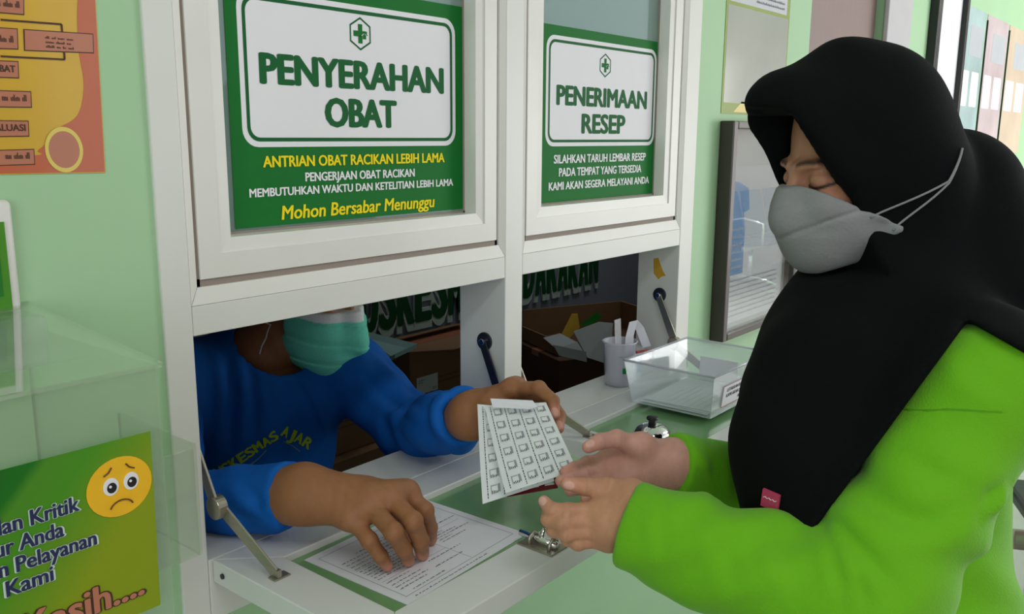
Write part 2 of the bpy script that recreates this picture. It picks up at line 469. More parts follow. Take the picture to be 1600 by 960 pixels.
w.box(1.8, 7.5, -3.35, -3.25, 2.7, 2.8).box(-3.6, -1.8, -3.35, -3.25, 2.6, 2.8).box(7.5, 12.0, -3.35, -3.25, 0, 2.8)
tag(w.build('wall_rear', M['pinkwall']), kind='structure')

for lx, ly in FILLS:  # unseen trays added above the hall to go with the fill lights
    t = empty('fill_light_tray', (lx, ly, 2.8), 'unseen white tray added for an overhead fill light, ' + {0.1: 'right in front of the hatch', 3.4: 'in front of the framed picture', 6.4: 'beyond the peach poster', 9.0: 'above the blue-grey bench'}[lx], 'ceiling light', 'added fill trays of the hall')
    MB().box(-0.64, 0.64, -0.17, 0.17, -0.06, -0.002).build('housing', M['traymat'], t, 0.004)

# door beyond the window
d1 = empty('door_1', (2.31, 0.03, 0), kind='structure')
box('door_leaf', M['door'], d1, 0.012, 0.60, 0.0, 0.04, 0.005, 2.07)
jm = MB().box(-0.0, 0.012, -0.026, 0.07, 0, 2.1).box(0.012, 0.62, -0.026, 0.07, 2.072, 2.1)
jm.build('door_frame', M['green_wall'], d1)
MB().box(0.60, 0.84, -0.04, -0.026, 0, 2.15).build('door_casing', M['doorframe'], d1, 0.003)
h = MB().cyl((0.055, 0, 1.0), (0.055, -0.045, 1.0), 0.009).tube([(0.055, -0.045, 1.0), (0.04, -0.05, 1.003), (0.0, -0.05, 1.006), (-0.03, -0.047, 1.0)], [0.009, 0.009, 0.008, 0.006])
h.box(0.035, 0.075, -0.004, 0, 0.93, 1.07)
h.build('door_handle', M['steel'], d1, smooth=True)

# the serving window: frame, header, two fixed sashes
win = empty('window_1', (0, 0, 0), kind='structure')
ZT = 1.2065; ZB = 0.93
box('post', M['white'], win, 0.496, 0.531, 0, 0.1, 0.85, 2.1, 0.0015)
box('post', M['white'], win, 1.088, 1.133, 0, 0.1, 0.93, 2.1, 0.0015)
box('post', M['white'], win, 1.668, 1.723, 0, 0.1, 0.85, 2.1, 0.0015)
box('sill_rail', M['white'], win, 0.5315, 1.6675, 0, 0.1, 0.85, ZB, 0.0015)
for x0, x1 in ((0.5315, 1.0875), (1.1335, 1.6675)):
    box('header_rail', M['white'], win, x0, x1, 0.0005, 0.1, ZT, 1.241, 0.001)
    box('head_rail', M['white'], win, x0, x1, 0.0005, 0.1, 2.06, 2.1, 0.001)
    # sloped beads round each sash, mitred at the corners
    a, b = x0-0.0005, x1+0.0005; t = 0.0110; z0 = 1.2415; z1 = 2.0595
    zi = z0+0.0195; y0 = 0.0005; yi = 0.005; e = 0.0006
    MB().hexa([(a+e, y0, z0), (b-e, y0, z0), (b-e, 0.1, z0), (a+e, 0.1, z0),
               (a+t+e, yi, zi), (b-t-e, yi, zi), (b-t-e, 0.1, zi), (a+t+e, 0.1, zi)]).build('bead', M['trimwhite'], win)
    MB().hexa([(a, y0, z0+e), (a+t, yi, zi+e), (a+t, 0.1, zi+e), (a, 0.1, z0+e),
               (a, y0, z1), (a+t, yi, z1), (a+t, 0.1, z1), (a, 0.1, z1)]).build('bead', M['trimwhite'], win)
    MB().hexa([(b-t, yi, zi+e), (b, y0, z0+e), (b, 0.1, z0+e), (b-t, 0.1, zi+e),
               (b-t, yi, z1), (b, y0, z1), (b, 0.1, z1), (b-t, 0.1, z1)]).build('bead', M['trimwhite'], win)
    # gasket seen in the joint between bead and sash
    gx0, gx1, gz0 = a+t, b-t, zi
    g = MB().box(gx0, gx0+0.0062, 0.0085, 0.09, gz0, z1).box(gx1-0.0055, gx1, 0.0085, 0.09, gz0, z1).box(gx0, gx1, 0.0085, 0.09, gz0, gz0+0.009)
    g.build('gasket', M['gasket'], win)
    sx0, sx1, sz0, sz1 = gx0+0.0058, gx1-0.0045, gz0+0.0085, z1-0.004
    sw = 0.045; e = 0.0004; fy = 0.006; by = 0.056
    sash = empty('sash'); sash.parent = win
    # stiles and rails with a stepped glazing bead, mitred
    def member(p0, p1, q0, q1):     # outer edge p0-p1, inner edge q0-q1 in (x, z)
        mb = MB(); n = 3
        prof = [(0.0, fy), (0.62, fy), (0.62, fy+0.002), (1.0, fy+0.004)]
        ringA = []; ringB = []
        for t_, y_ in prof:
            ringA.append((p0[0]+(q0[0]-p0[0])*t_, y_, p0[1]+(q0[1]-p0[1])*t_))
            ringB.append((p1[0]+(q1[0]-p1[0])*t_, y_, p1[1]+(q1[1]-p1[1])*t_))
        for t_ in (1.0, 0.0):
            ringA.append((p0[0]+(q0[0]-p0[0])*t_, by, p0[1]+(q0[1]-p0[1])*t_))
            ringB.append((p1[0]+(q1[0]-p1[0])*t_, by, p1[1]+(q1[1]-p1[1])*t_))
        k = len(ringA)
        mb.add(ringA+ringB, [(i, (i+1) % k, k+(i+1) % k, k+i) for i in range(k)]+[tuple(range(k)), tuple(range(2*k-1, k-1, -1))])
        return mb
    O = [(sx0, sz0), (sx1, sz0), (sx1, sz1), (sx0, sz1)]
    I = [(sx0+sw, sz0+sw), (sx1-sw, sz0+sw), (sx1-sw, sz1-sw), (sx0+sw, sz1-sw)]
    for i, nm in enumerate(('sash_rail', 'sash_stile', 'sash_rail', 'sash_stile')):
        j = (i+1) % 4
        member(O[i], O[j], I[i], I[j]).build(nm, M['trimwhite'], sash)
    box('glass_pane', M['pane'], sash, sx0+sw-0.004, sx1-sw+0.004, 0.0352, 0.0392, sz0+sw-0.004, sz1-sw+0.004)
    gl = MB().box(sx0+sw, sx1-sw, 0.033, 0.0352, sz0+sw, sz0+sw+0.003).box(sx1-sw-0.003, sx1-sw, 0.033, 0.0352, sz0+sw, sz1-sw)
    gl.build('glazing_strip', M['gasket'], sash)
# leftover of yellow tape on the right hand reveal
tag(MB().plate([(1.6678, y, z) for y, z in ((0.062, 1.172), (0.050, 1.175), (0.038, 1.148), (0.030, 1.138), (0.040, 1.135), (0.048, 1.128), (0.060, 1.140))], (-1, 0, 0), 0.0006).build('tape_scrap', M['yellowpaper']),
    'torn scrap of yellow tape stuck high on the right inner side of the hatch', 'tape')

# ------------------------------------------------------------------ signs on the panes
SY = 0.0347
def uv(pl, p):
    q = Vector(p)-pl.o
    return q.dot(pl.x), q.dot(pl.y)
def line_text(nm, s, m, parent, pl, L, R_, capL, bold=0.0, h=0.0009, **kw):
    """L / R_: baseline ends, capL: top of the first letter (points on the sheet)"""
    u0, v0 = uv(pl, L); u1, v1 = uv(pl, R_); cu, cv = uv(pl, capL)
    b = (v0+v1)/2
    return text(nm, s, m, parent, pl, u0, u1, b, b+(cv-v0), h, bold, **kw)
def logo(parent, pl, cu, cv, R):
    hexo = [(cu+R*math.sin(math.radians(60*i))*0.98, cv+R*math.cos(math.radians(60*i))) for i in range(6)]
    hexi = [(cu+(u-cu)*0.88, cv+(v-cv)*0.88) for u, v in hexo]
    ring('logo_hexagon', M['signdark'], parent, pl, hexo, hexi, 0.0009)
    a, b = R*0.17, R*0.55
    m = MB()
    for q in ([(-a, 0.02*R), (a, 0.02*R), (a, b*1.05), (-a, b*1.05)], [(-b, -a), (-a, -a), (-a, a), (-b, a)],
              [(-a, -a), (a*0.4, -a), (0.5*a, 0.02*R), (-a, 0.02*R)], [(a, a*0.2), (b, a*0.2), (b, a), (a, a)],
              [(-a, -b*1.05), (a, -b*1.05), (a, -a*0.6), (-a, -a)]):
        m.plate([pl.at(cu+u, cv+v, 0.0009) for u, v in q], pl.n, 0.0003)
    # little roofed house at lower right of the cross
    m.plate([pl.at(cu+u*R, cv+v*R, 0.0011) for u, v in ((0.02, -0.08), (0.32, 0.2), (0.62, -0.08), (0.54, -0.08), (0.32, 0.12), (0.1, -0.08))], pl.n, 0.0003)
    m.plate([pl.at(cu+u*R, cv+v*R, 0.0011) for u, v in ((0.2, -0.3), (0.46, -0.3), (0.46, -0.08), (0.33, 0.03), (0.2, -0.08))], pl.n, 0.0003)
    m.build('logo_cross', M['signgreen'], parent)

s1 = empty('sign', (0.616, SY, 1.3205), 'large green and white pharmacy sign reading PENYERAHAN OBAT on the left pane', 'sign')
pl = Plane((0.616, SY, 1.3205)); lp = Plane((0, 0, 0))
class Loc(Plane):       # a plane whose points come out relative to the sign's empty
    pass
def local_plane(o): 
    p = Plane((0, 0, 0)); return p
def sgn(p, o): return (p[0]-o[0], p[1]-o[1], p[2]-o[2])
def sign_sheet(root, w_, h_, panel):
    q = Plane((0, 0, 0))
    flat('backing_sheet', M['signgreen'], root, q, [(0, 0), (w_, 0), (w_, h_), (0, h_)], 0.0003, 0.0003)
    u0, u1, v0, v1 = panel
    flat('white_panel', M['signwhite'], root, q, rrect(u0, u1, v0, v1, 0.022), 0.0005)
    g0, g1 = 0.0068, 0.0115
    ring('border_line', M['signdark'], root, q, rrect(u0+g0, u1-g0, v0+g0, v1-g0, 0.017), rrect(u0+g1, u1-g1, v0+g1, v1-g1, 0.0135), 0.0008)
    return q
O1 = (0.616, SY, 1.3205)
def T1(nm, s, m, L, R_, c, bold, **kw):
    return line_text(nm, s, M[m], s1, q1, sgn(L, O1), sgn(R_, O1), sgn(c, O1), bold, **kw)
_l = sgn((0.6324, 0.0347, 1.4439), O1)[0]; _r = sgn((1.0083, 0.0347, 1.5406), O1)[0]; _b = sgn((0.7751, 0.0347, 1.4180), O1)[2]
q1 = sign_sheet(s1, 0.409, 0.302, (_l, _r, _b, 0.302-0.020))
_c = sgn((0.8222, 0.0347, 1.5661), O1); logo(s1, q1, _c[0], _c[2], 0.0215)
T1('lettering', 'PENYERAHAN', 'signdark', (0.6626, 0.0347, 1.4975), (0.9803, 0.0347, 1.4927), (0.6628, 0.0347, 1.5320), 0.055)
T1('lettering', 'OBAT', 'signdark', (0.7605, 0.0347, 1.4454), (0.8837, 0.0347, 1.4435), (0.7620, 0.0347, 1.4805), 0.055)
T1('lettering', 'ANTRIAN OBAT RACIKAN LEBIH LAMA', 'signyellow', (0.6597, 0.0347, 1.3962), (0.9826, 0.0347, 1.3910), (0.6604, 0.0347, 1.4094), 0.035)
T1('lettering', 'PENGERJAAN OBAT RACIKAN', 'signwhite', (0.7231, 0.0347, 1.3757), (0.9194, 0.0347, 1.3724), (0.7236, 0.0347, 1.3866), 0.035)
T1('lettering', 'MEMBUTUHKAN WAKTU DAN KETELITIAN LEBIH LAMA', 'signwhite', (0.6379, 0.0347, 1.3611), (1.0014, 0.0347, 1.3540), (0.6385, 0.0347, 1.3712), 0.035)
T1('lettering', 'Mohon Bersabar Menunggu', 'signyellow', (0.6838, 0.0347, 1.3298), (0.9602, 0.0347, 1.3247), (0.6847, 0.0347, 1.3468), 0.026, shear=0.12)

s2 = empty('sign', (1.204, SY, 1.3170), 'green and white prescription sign reading PENERIMAAN RESEP on the right pane', 'sign')
O2 = (1.204, SY, 1.3170)
def T2(nm, s, m, L, R_, c, bold, **kw):
    return line_text(nm, s, M[m], s2, q2, sgn(L, O2), sgn(R_, O2), sgn(c, O2), bold, **kw)
_r = sgn((1.6025, 0.0347, 1.5134), O2)[0]; _b = sgn((1.4098, 0.0347, 1.4152), O2)[2]; _t = sgn((1.2835, 0.0347, 1.6025), O2)[2]
q2 = sign_sheet(s2, 0.409, 0.302, (sgn((1.2356, 0.0347, 1.5001), O2)[0], _r, _b, _t))
_c = sgn((1.4165, 0.0347, 1.5616), O2); logo(s2, q2, _c[0], _c[2], 0.0215)
T2('lettering', 'PENERIMAAN', 'signdark', (1.2681, 0.0347, 1.4872), (1.5670, 0.0347, 1.4875), (1.2672, 0.0347, 1.5191), 0.055)
T2('lettering', 'RESEP', 'signdark', (1.3459, 0.0347, 1.4385), (1.4891, 0.0347, 1.4392), (1.3446, 0.0347, 1.4714), 0.055)
T2('lettering', 'SILAHKAN TARUH LEMBAR RESEP', 'signwhite', (1.2615, 0.0347, 1.3851), (1.5720, 0.0347, 1.3862), (1.2611, 0.0347, 1.3995), 0.035)
T2('lettering', 'PADA TEMPAT YANG TERSEDIA', 'signwhite', (1.2773, 0.0347, 1.3627), (1.5563, 0.0347, 1.3623), (1.2769, 0.0347, 1.3769), 0.035)
T2('lettering', 'KAMI AKAN SEGERA MELAYANI ANDA', 'signwhite', (1.2476, 0.0347, 1.3393), (1.5880, 0.0347, 1.3386), (1.2473, 0.0347, 1.3527), 0.035)

# ------------------------------------------------------------------ fold-down shelves
def flap(x0, x1, label, latch_x):
    root = empty('fold_down_shelf', (x0, 0, 0.93), label, 'shelf')
    L = x1-x0; y1 = -0.0008; y0 = -0.315; rw = 0.060; zt = 0.0; zb = -0.029; e = 0.0004
    MB().hexa([(0, y1, zb), (rw, y1-rw, zb), (L-rw, y1-rw, zb), (L, y1, zb), (0, y1, zt), (rw, y1-rw, zt), (L-rw, y1-rw, zt), (L, y1, zt)]).build('back_rail', M['flapwhite'], root, 0.0015)
    MB().hexa([(rw, y0+rw, zb), (0, y0, zb), (L, y0, zb), (L-rw, y0+rw, zb), (rw, y0+rw, zt), (0, y0, zt), (L, y0, zt), (L-rw, y0+rw, zt)]).build('front_rail', M['flapwhite'], root, 0.0015)
    MB().hexa([(0, y0+e, zb), (rw-e, y0+rw, zb), (rw-e, y1-rw, zb), (0, y1-e, zb), (0, y0+e, zt), (rw-e, y0+rw, zt), (rw-e, y1-rw, zt), (0, y1-e, zt)]).build('side_rail', M['flapwhite'], root, 0.0015)
    MB().hexa([(L-rw+e, y0+rw, zb), (L, y0+e, zb), (L, y1-e, zb), (L-rw+e, y1-rw, zb), (L-rw+e, y0+rw, zt), (L, y0+e, zt), (L, y1-e, zt), (L-rw+e, y1-rw, zt)]).build('side_rail', M['flapwhite'], root, 0.0015)
    box('glass_panel', M['flapglass'], root, rw-0.003, L-rw+0.003, y0+rw-0.003, y1-rw+0.003, -0.016, -0.009)
    for sx in (-0.0008, L+0.0008):
        MB().cyl((sx-0.001, -0.022, -0.0145), (sx+0.001, -0.022, -0.0145), 0.0035, 12).build('screw_head', M['darksteel'], root)
    # barrel bolt laid across the front rail
    lx = latch_x-x0
    lt = empty('barrel_bolt'); lt.parent = root
    MB().box(lx-0.017, lx+0.017, y0+0.004, y0+rw-0.002, 0.0, 0.0022).build('bolt_plate', M['steel'], lt, 0.0006)
    MB().cyl((lx, y0+0.008, 0.008), (lx, y0+rw+0.006, 0.008), 0.0042, 14).build('bolt_rod', M['chrome'], lt, smooth=True)
    for yy in (y0+0.014, y0+0.045):
        MB().tube([(lx-0.009, yy, 0.002), (lx-0.0075, yy, 0.010), (lx, yy, 0.0145), (lx+0.0075, yy, 0.010), (lx+0.009, yy, 0.002)], 0.0025, 8).build('bolt_guide', M['steel'], lt, smooth=True)
    MB().cyl((lx, y0+0.033, 0.010), (lx+0.006, y0+0.033, 0.021), 0.003, 10).build('bolt_knob', M['chrome'], lt, smooth=True)
    return root
flap(0.536, 1.083, 'left white framed fold-down shelf with a green panel and a printed prescription lying on it', 0.82)
flap(1.165, 1.672, 'right white framed fold-down shelf holding the desk bell and clear plastic box', 1.50)

def stay(side_x, foot_x, sgnx, label, joint_dy=0.0, upper='steel'):
    """folding stay: pivot disc on the reveal, two flat bars, foot on the shelf"""
    root = empty('folding_stay', (side_x, 0.042, 1.095), label, 'stay', 'folding stays of the shelves')
    o = Vector((side_x, 0.042, 1.095))
    foot = Vector((foot_x, -0.098, 0.9305))-o
    jx = sgnx*0.012
    J = Vector((jx+sgnx*0.004, -0.047, 0.996-1.095))
    def bar(nm, a, b, w0, w1, th, m):
        a = Vector(a); b = Vector(b); d = (b-a).normalized(); s = Vector((1, 0, 0)); s = (s-d*s.dot(d)).normalized(); n = d.cross(s)
        p = []
        for q, w_ in ((a, w0), (b, w1)):
            p += [q-n*w_-s*th, q+n*w_-s*th, q+n*w_+s*th, q-n*w_+s*th]
        return MB().hexa(p).build(nm, m, root, 0.0008)
    MB().cyl((0.0005*sgnx, 0, 0), (sgnx*0.005, 0, 0), 0.0155, 24).build('pivot_disc', M['darksteel'], root, 0.001)
    MB().cyl((sgnx*0.005, 0, 0), (sgnx*0.012, 0, 0), 0.0055, 14).build('pivot_screw', M['chrome'], root, 0.001)
    bar('upper_bar', (sgnx*0.0085, 0, 0), (jx-sgnx*0.001, J.y, J.z), 0.007, 0.009, 0.0016, M[upper])
    MB().cyl((J.x-sgnx*0.009, J.y, J.z), (J.x+sgnx*0.004, J.y, J.z), 0.0145, 24).build('joint_disc', M['steel'], root, 0.0012)
    bar('lower_bar', J+Vector((sgnx*0.001, 0, 0)), foot+Vector((0, 0, 0.006)), 0.0095, 0.0075, 0.0016, M['steel'])
    f = MB().box(foot.x-0.006, foot.x+0.016, foot.y-0.007, foot.y+0.007, foot.z-0.0003, foot.z+0.0018)
    f.box(foot.x-0.0015, foot.x+0.0045, foot.y-0.006, foot.y+0.006, foot.z+0.0018, foot.z+0.011)
    f.build('foot_bracket', M['steel'], root, 0.0008)
    return root
stay(0.531, 0.557, 1, 'leftmost grey steel folding stay, standing on the left end of the left shelf')
stay(1.088, 1.054, -1, 'folding stay with a dark upper bar behind the hand that holds the tablets', upper='darksteel')
stay(1.133, 1.192, 1, 'folding stay just right of the middle post, ending beside the outstretched hand')
stay(1.668, 1.660, -1, 'folding stay on the right side of the hatch, seen behind the clear plastic box')

# prescription on the left shelf
ps = empty('prescription_sheet', (0.6235, -0.2470, 0.9213), 'printed white prescription sheet lying under the brown hand on the left shelf', 'paper', rz=0.042)
PW, PH = 0.226, 0.174
MB().box(0, PW, 0, PH, 0, 0.0006).build('sheet', M['paper'], ps)
pp = Plane((0, 0, 0.0006), (1, 0, 0), (0, 1, 0))
ring('print_frame', M['greyink'], ps, pp, [(0.012, 0.014), (PW-0.012, 0.014), (PW-0.012, PH-0.012), (0.012, PH-0.012)],
     [(0.0128, 0.0148), (PW-0.0128, 0.0148), (PW-0.0128, PH-0.0128), (0.0128, PH-0.0128)], 0.0002)
def scribble(root, pl_, rows, m, name='print', h=0.0002, seed=1, hgt=0.0022):
    """rows of tiny word-like dashes: (u0, u1, v)"""
    rnd = random.Random(seed); mb = MB()
    for u0, u1, v in rows:
        u = u0
        while u < u1:
            l = rnd.uniform(0.0025, 0.009); e = min(u+l, u1)
            k = u
            while k < e:
                hh = hgt*rnd.choice((0.55, 0.6, 0.65, 1.0))
                mb.add([pl_.at(k, v, h), pl_.at(min(k+0.0009, e), v, h), pl_.at(min(k+0.0009, e), v+hh, h), pl_.at(k, v+hh, h)], [(0, 1, 2, 3)])
                k += 0.0014
            u = e+0.0022
    return tag(mb.build(name, m, root), kind='stuff')
rows = []
for i, (a, b) in enumerate(((0.07, 0.20), (0.05, 0.17))): rows.append((a, b, 0.141-i*0.0055))
rows += [(0.02, 0.19, 0.127), (0.02, 0.16, 0.1195), (0.02, 0.21, 0.112), (0.02, 0.15, 0.1045)]
rows += [(0.02+0.0, 0.09, 0.096-i*0.006) for i in range(6)]+[(0.14, 0.165+0.02*(i % 3), 0.094-i*0.0058) for i in range(5)]
rows += [(0.02, 0.06, 0.052), (0.09, 0.15, 0.05), (0.02, 0.07, 0.044), (0.02, 0.075, 0.037), (0.02, 0.065, 0.030), (0.085, 0.135, 0.034), (0.03, 0.085, 0.0195), (0.02, 0.15, 0.0065)]
scribble(ps, pp, rows, M['ink'], 'printed_lines', seed=3)
MB().box(0.018, PW-0.02, 0.1015, 0.1019, 0.0006, 0.0008).box(0.018, 0.13, 0.0585, 0.0589, 0.0006, 0.0008).box(0.13, 0.1304, 0.016, 0.1015, 0.0006, 0.0008).build('ruled_lines', M['greyink'], ps)

# desk bell
bl = empty('desk_bell', (1.262, -0.182, 0.9213), 'chrome desk bell with a black knob on the right shelf', 'bell')
MB().lathe([(0.0, 0.0), (0.034, 0.0), (0.035, 0.003), (0.033, 0.006), (0.0, 0.0065)], (0, 0, 0)).build('base', M['blackplastic'], bl, smooth=True)
MB().cyl((0, 0, 0.006), (0, 0, 0.012), 0.005).build('post', M['darksteel'], bl)
MB().lathe([(0.0325, 0.0075), (0.0335, 0.0085), (0.0325, 0.013), (0.030, 0.020), (0.025, 0.0265), (0.018, 0.0305), (0.009, 0.0325), (0.0, 0.033)], (0, 0, 0)).build('dome', M['chrome'], bl, smooth=True)
MB().lathe([(0.0, 0.0328), (0.007, 0.033), (0.006, 0.038), (0.0095, 0.0405), (0.0105, 0.0432), (0.009, 0.0458), (0.0, 0.0465)], (0, 0, 0), 24).build('knob', M['blackplastic'], bl, smooth=True)

# clear plastic box with notice and loose prescriptions
bn = empty('plastic_box', (1.40, -0.215, 0.931), 'clear plastic box with a red framed notice on its front, on the right shelf', 'box')
B0 = [(0.012, 0.0), (0.236, 0.0), (0.236, 0.165), (0.012, 0.165)]
B1 = [(0.0, -0.010), (0.249, -0.010), (0.249, 0.178), (0.0, 0.178)]
zb, zt = 0.0005, 0.083
for i, nm in enumerate(('front_side', 'end_side', 'back_side', 'end_side')):
    j = (i+1) % 4
    ctr = Vector((0.13, 0.083, 0)); 
    pts = [(B0[i][0], B0[i][1], zb), (B0[j][0], B0[j][1], zb), (B1[j][0], B1[j][1], zt), (B1[i][0], B1[i][1], zt)]
    e1 = Vector(pts[1])-Vector(pts[0]); e2 = Vector(pts[3])-Vector(pts[0])
    MB().plate(pts, e1.cross(e2), 0.0012).build(nm, M['bin'], bn)
MB().plate([(x, y, 0.0017) for x, y in B0], (0, 0, 1), 0.0012).build('bottom', M['bin'], bn)
rm = MB(); 
rm.tube([Vector((x, y, zt)) for x, y in B1]+[Vector((B1[0][0], B1[0][1], zt))], 0.0025, 8)
rm.build('rim', M['cupmat'], bn, smooth=True)
nt_ = empty('notice'); nt_.parent = bn
ndir = Vector((0, -0.010, zt)).normalized()
npl = Plane((0.045, -0.0028, 0.014), (1, 0, 0), ndir)
flat('notice_sheet', M['paper'], nt_, npl, [(0, 0), (0.168, 0), (0.168, 0.042), (0, 0.042)], 0.0006, 0.0004)
ring('notice_border', M['redprint'], nt_, npl, [(0, 0), (0.168, 0), (0.168, 0.042), (0, 0.042)], [(0.0012, 0.0012), (0.1668, 0.0012), (0.1668, 0.0408), (0.0012, 0.0408)], 0.0009)
text('lettering', 'LETAKKAN RESEP DI KOTAK INI', M['ink'], nt_, npl, 0.016, 0.15, 0.0285, 0.0350, 0.001, 0.02)
text('lettering', 'KAMI AKAN SEGERA MELAYANI', M['ink'], nt_, npl, 0.016, 0.15, 0.0175, 0.0240, 0.001, 0.02)
text('lettering', 'ANDA !', M['ink'], nt_, npl, 0.066, 0.10, 0.0065, 0.0130, 0.001, 0.02)
for k, (x, y, rz, z) in enumerate(((0.022, 0.012, 0.02, 0.003), (0.026, 0.012, -0.02, 0.0044), (0.034, 0.010, 0.04, 0.0058))):
    sh = empty('loose_prescription', (1.40+x, -0.215+y, 0.931+z), ('white slip lying lowest in the clear plastic box', 'white slip lying in the middle of the pile in the clear plastic box', 'white slip lying on top of the pile in the clear plastic box')[k], 'paper', 'slips in the plastic box', rz=rz)
    MB().box(0, 0.185, 0, 0.138, 0, 0.0008).build('sheet', M['paper'], sh)
    scribble(sh, Plane((0, 0, 0.0008), (1, 0, 0), (0, 1, 0)), [(0.015, 0.10+0.03*(i % 3), 0.02+0.014*i) for i in range(7)], M['greyink'], seed=20+k)
up = MB().plate([(1.618, -0.17, 0.941), (1.618, -0.085, 0.941), (1.630, -0.08, 0.985), (1.630, -0.165, 0.985)], (-1, 0, 0.2), 0.0008).build('folded_slip', M['paper'])
tag(up, 'folded white slip standing against the far end of the clear plastic box', 'paper')

# translucent cup of tickets on the sill
cp = empty('measuring_cup', (1.500, 0.036, 0.931), 'translucent plastic cup holding paper strips on the sill by the plastic box', 'cup')
MB().lathe([(0.0, 0.0), (0.026, 0.0), (0.029, 0.006), (0.0345, 0.088), (0.0365, 0.090), (0.0365, 0.093), (0.033, 0.092), (0.0275, 0.008), (0.0, 0.003)], (0, 0, 0)).build('cup_body', M['cupmat'], cp, smooth=True)
MB().plate([Vector((0.0335*math.cos(a), 0.0335*math.sin(a), z)) for a, z in ((-2.35, 0.030), (-1.85, 0.030), (-1.85, 0.042), (-2.35, 0.042))], (-0.5, -0.86, 0), 0.0006).build('green_mark', M['signgreen'], cp)
MB().plate([Vector((0.0352*math.cos(a), 0.0352*math.sin(a), z)) for a, z in ((-2.6, 0.064), (-1.85, 0.064), (-1.85, 0.066), (-2.6, 0.066))], (-0.5, -0.86, 0), 0.0006).build('cup_scale', M['greyink'], cp)
st = MB().plate([(1.494, 0.038, 0.945), (1.510, 0.034, 0.945), (1.507, 0.040, 1.068), (1.490, 0.044, 1.066)], (-0.3, -1, 0), 0.0008).build('ticket_strip', M['film'])
tag(st, 'upright clear ticket strip standing in the translucent cup', 'ticket')
st = MB()
pts = [(1.512, 0.030, 0.95), (1.505, 0.026, 1.03), (1.512, 0.022, 1.062), (1.530, 0.018, 1.045), (1.552, 0.012, 1.002)]
for i in range(len(pts)-1):
    a, b = Vector(pts[i]), Vector(pts[i+1]); o_ = Vector((0.012, -0.012, 0.004))
    st.plate([a, a+o_, b+o_, b], (-0.6, -0.8, 0.3), 0.0008)
tag(st.build('ticket_strip', M['paper']), 'white paper strip bent over the rim of the translucent cup', 'ticket')
bg = MB().hexa([(1.568, 0.03, 0.931), (1.628, 0.026, 0.931), (1.632, 0.075, 0.931), (1.565, 0.078, 0.931), (1.562, 0.035, 0.985), (1.63, 0.03, 0.975), (1.63, 0.072, 0.99), (1.567, 0.076, 0.995)])
bgo = bg.build('plastic_bag', M['film'], None, 0.008, True, 3)
tag(bgo, 'small clear plastic bag with a red edge on the sill behind the plastic box', 'bag')
MB().tube([(1.560, 0.032, 0.988), (1.59, 0.029, 0.986), (1.632, 0.026, 0.979)], 0.003, 6).build('red_edge', M['redprint'], bgo)
mb_ = box('medicine_box', M['paper'], None, 1.535, 1.562, 0.02, 0.075, 0.931, 0.985, 0.001)
tag(mb_, 'small white and blue medicine box beside the translucent cup', 'box')
box('blue_panel', M['blue'], mb_, 1.536, 1.561, 0.0192, 0.0199, 0.948, 0.972)

# ------------------------------------------------------------------ pharmacy behind the hatch
def wall_word(s, x0, x1, z0, z1, label):
    root = empty('wall_lettering', (x0, 1.15, z0), label, 'lettering')
    n = len(s); p = (x1-x0)/n
    q = Plane((0, 0, 0))
    for i, ch in enumerate(s):
        if ch == ' ': continue
        a, b = i*p+p*0.03, (i+1)*p-p*0.03
        if ch == 'I': a, b = i*p+p*.3, i*p+p*.7
        L = text('letter', ch, M['letteredge'], root, q, a-0.004, b+0.004, -0.008, z1-z0+0.008, 0.001, 0.07, extrude=0.006)
        text('letter_face', ch, M['lettergreen'], L, q, a+0.007, b-0.007, 0, z1-z0, 0.0085, 0.03)
    return root
wall_word('PUSKESMAS', 1.685, 2.400, 0.826, 1.02, 'green white-rimmed wall letters reading PUSKESMAS behind the man')
wall_word('DARAKAN', 2.575, 3.085, 0.826, 1.02, 'green white-rimmed wall letters ending in ARAKAN above the papers')

tb = empty('low_table', (2.1, 0.86, 0), 'low dark table carrying the cardboard boxes inside the pharmacy', 'table')
box('table_top', M['cartondark'], tb, -0.95, 1.1, -0.26, 0.27, 0.36, 0.40)
for lx_, ly_ in ((-0.9, -0.22), (1.04, -0.22), (-0.9, 0.22), (1.04, 0.22)):
    box('leg', M['cartondark'], tb, lx_-0.025, lx_+0.025, ly_-0.025, ly_+0.025, 0, 0.36)
def carton(x, y, z, sx, sy, sz, rz, label, m='carton', flap_=None, sticker=False, lines=False):
    r = empty('cardboard_box', (x, y, z), label, 'box', rz=rz)
    box('body', M[m], r, -sx/2, sx/2, -sy/2, sy/2, 0, sz, 0.003)
    box('tape', M['salmon'], r, -sx/2-0.0006, sx/2+0.0006, -0.025, 0.025, sz*0.93, sz+0.0008)
    q = Plane((0, -sy/2, 0))
    if sticker:
        s_ = flat('shipping_label', M['signwhite'], r, q, [(-sx*0.43, 0.338), (-sx*0.19, 0.338), (-sx*0.19, 0.386), (-sx*0.43, 0.386)], 0.001)
        scribble(s_, q, [(-sx*0.41, -sx*0.34, 0.375), (-sx*0.41, -sx*0.36, 0.369), (-sx*0.25, -sx*0.21, 0.343), (-sx*0.25, -sx*0.21, 0.347)], M['ink'], 'print', 0.0014, 5, 0.004)
    if lines:
        scribble(r, q, [(-sx*0.3, sx*0.32, sz*0.80-0.014*i) for i in range(lines)], M['cartondark'], 'print', 0.0008, 6, 0.005)
    if flap_:
        for a, pts in enumerate(flap_):
            MB().plate(pts, (0, -0.3, 1), 0.003).build('box_flap', M[m], r)
    return r
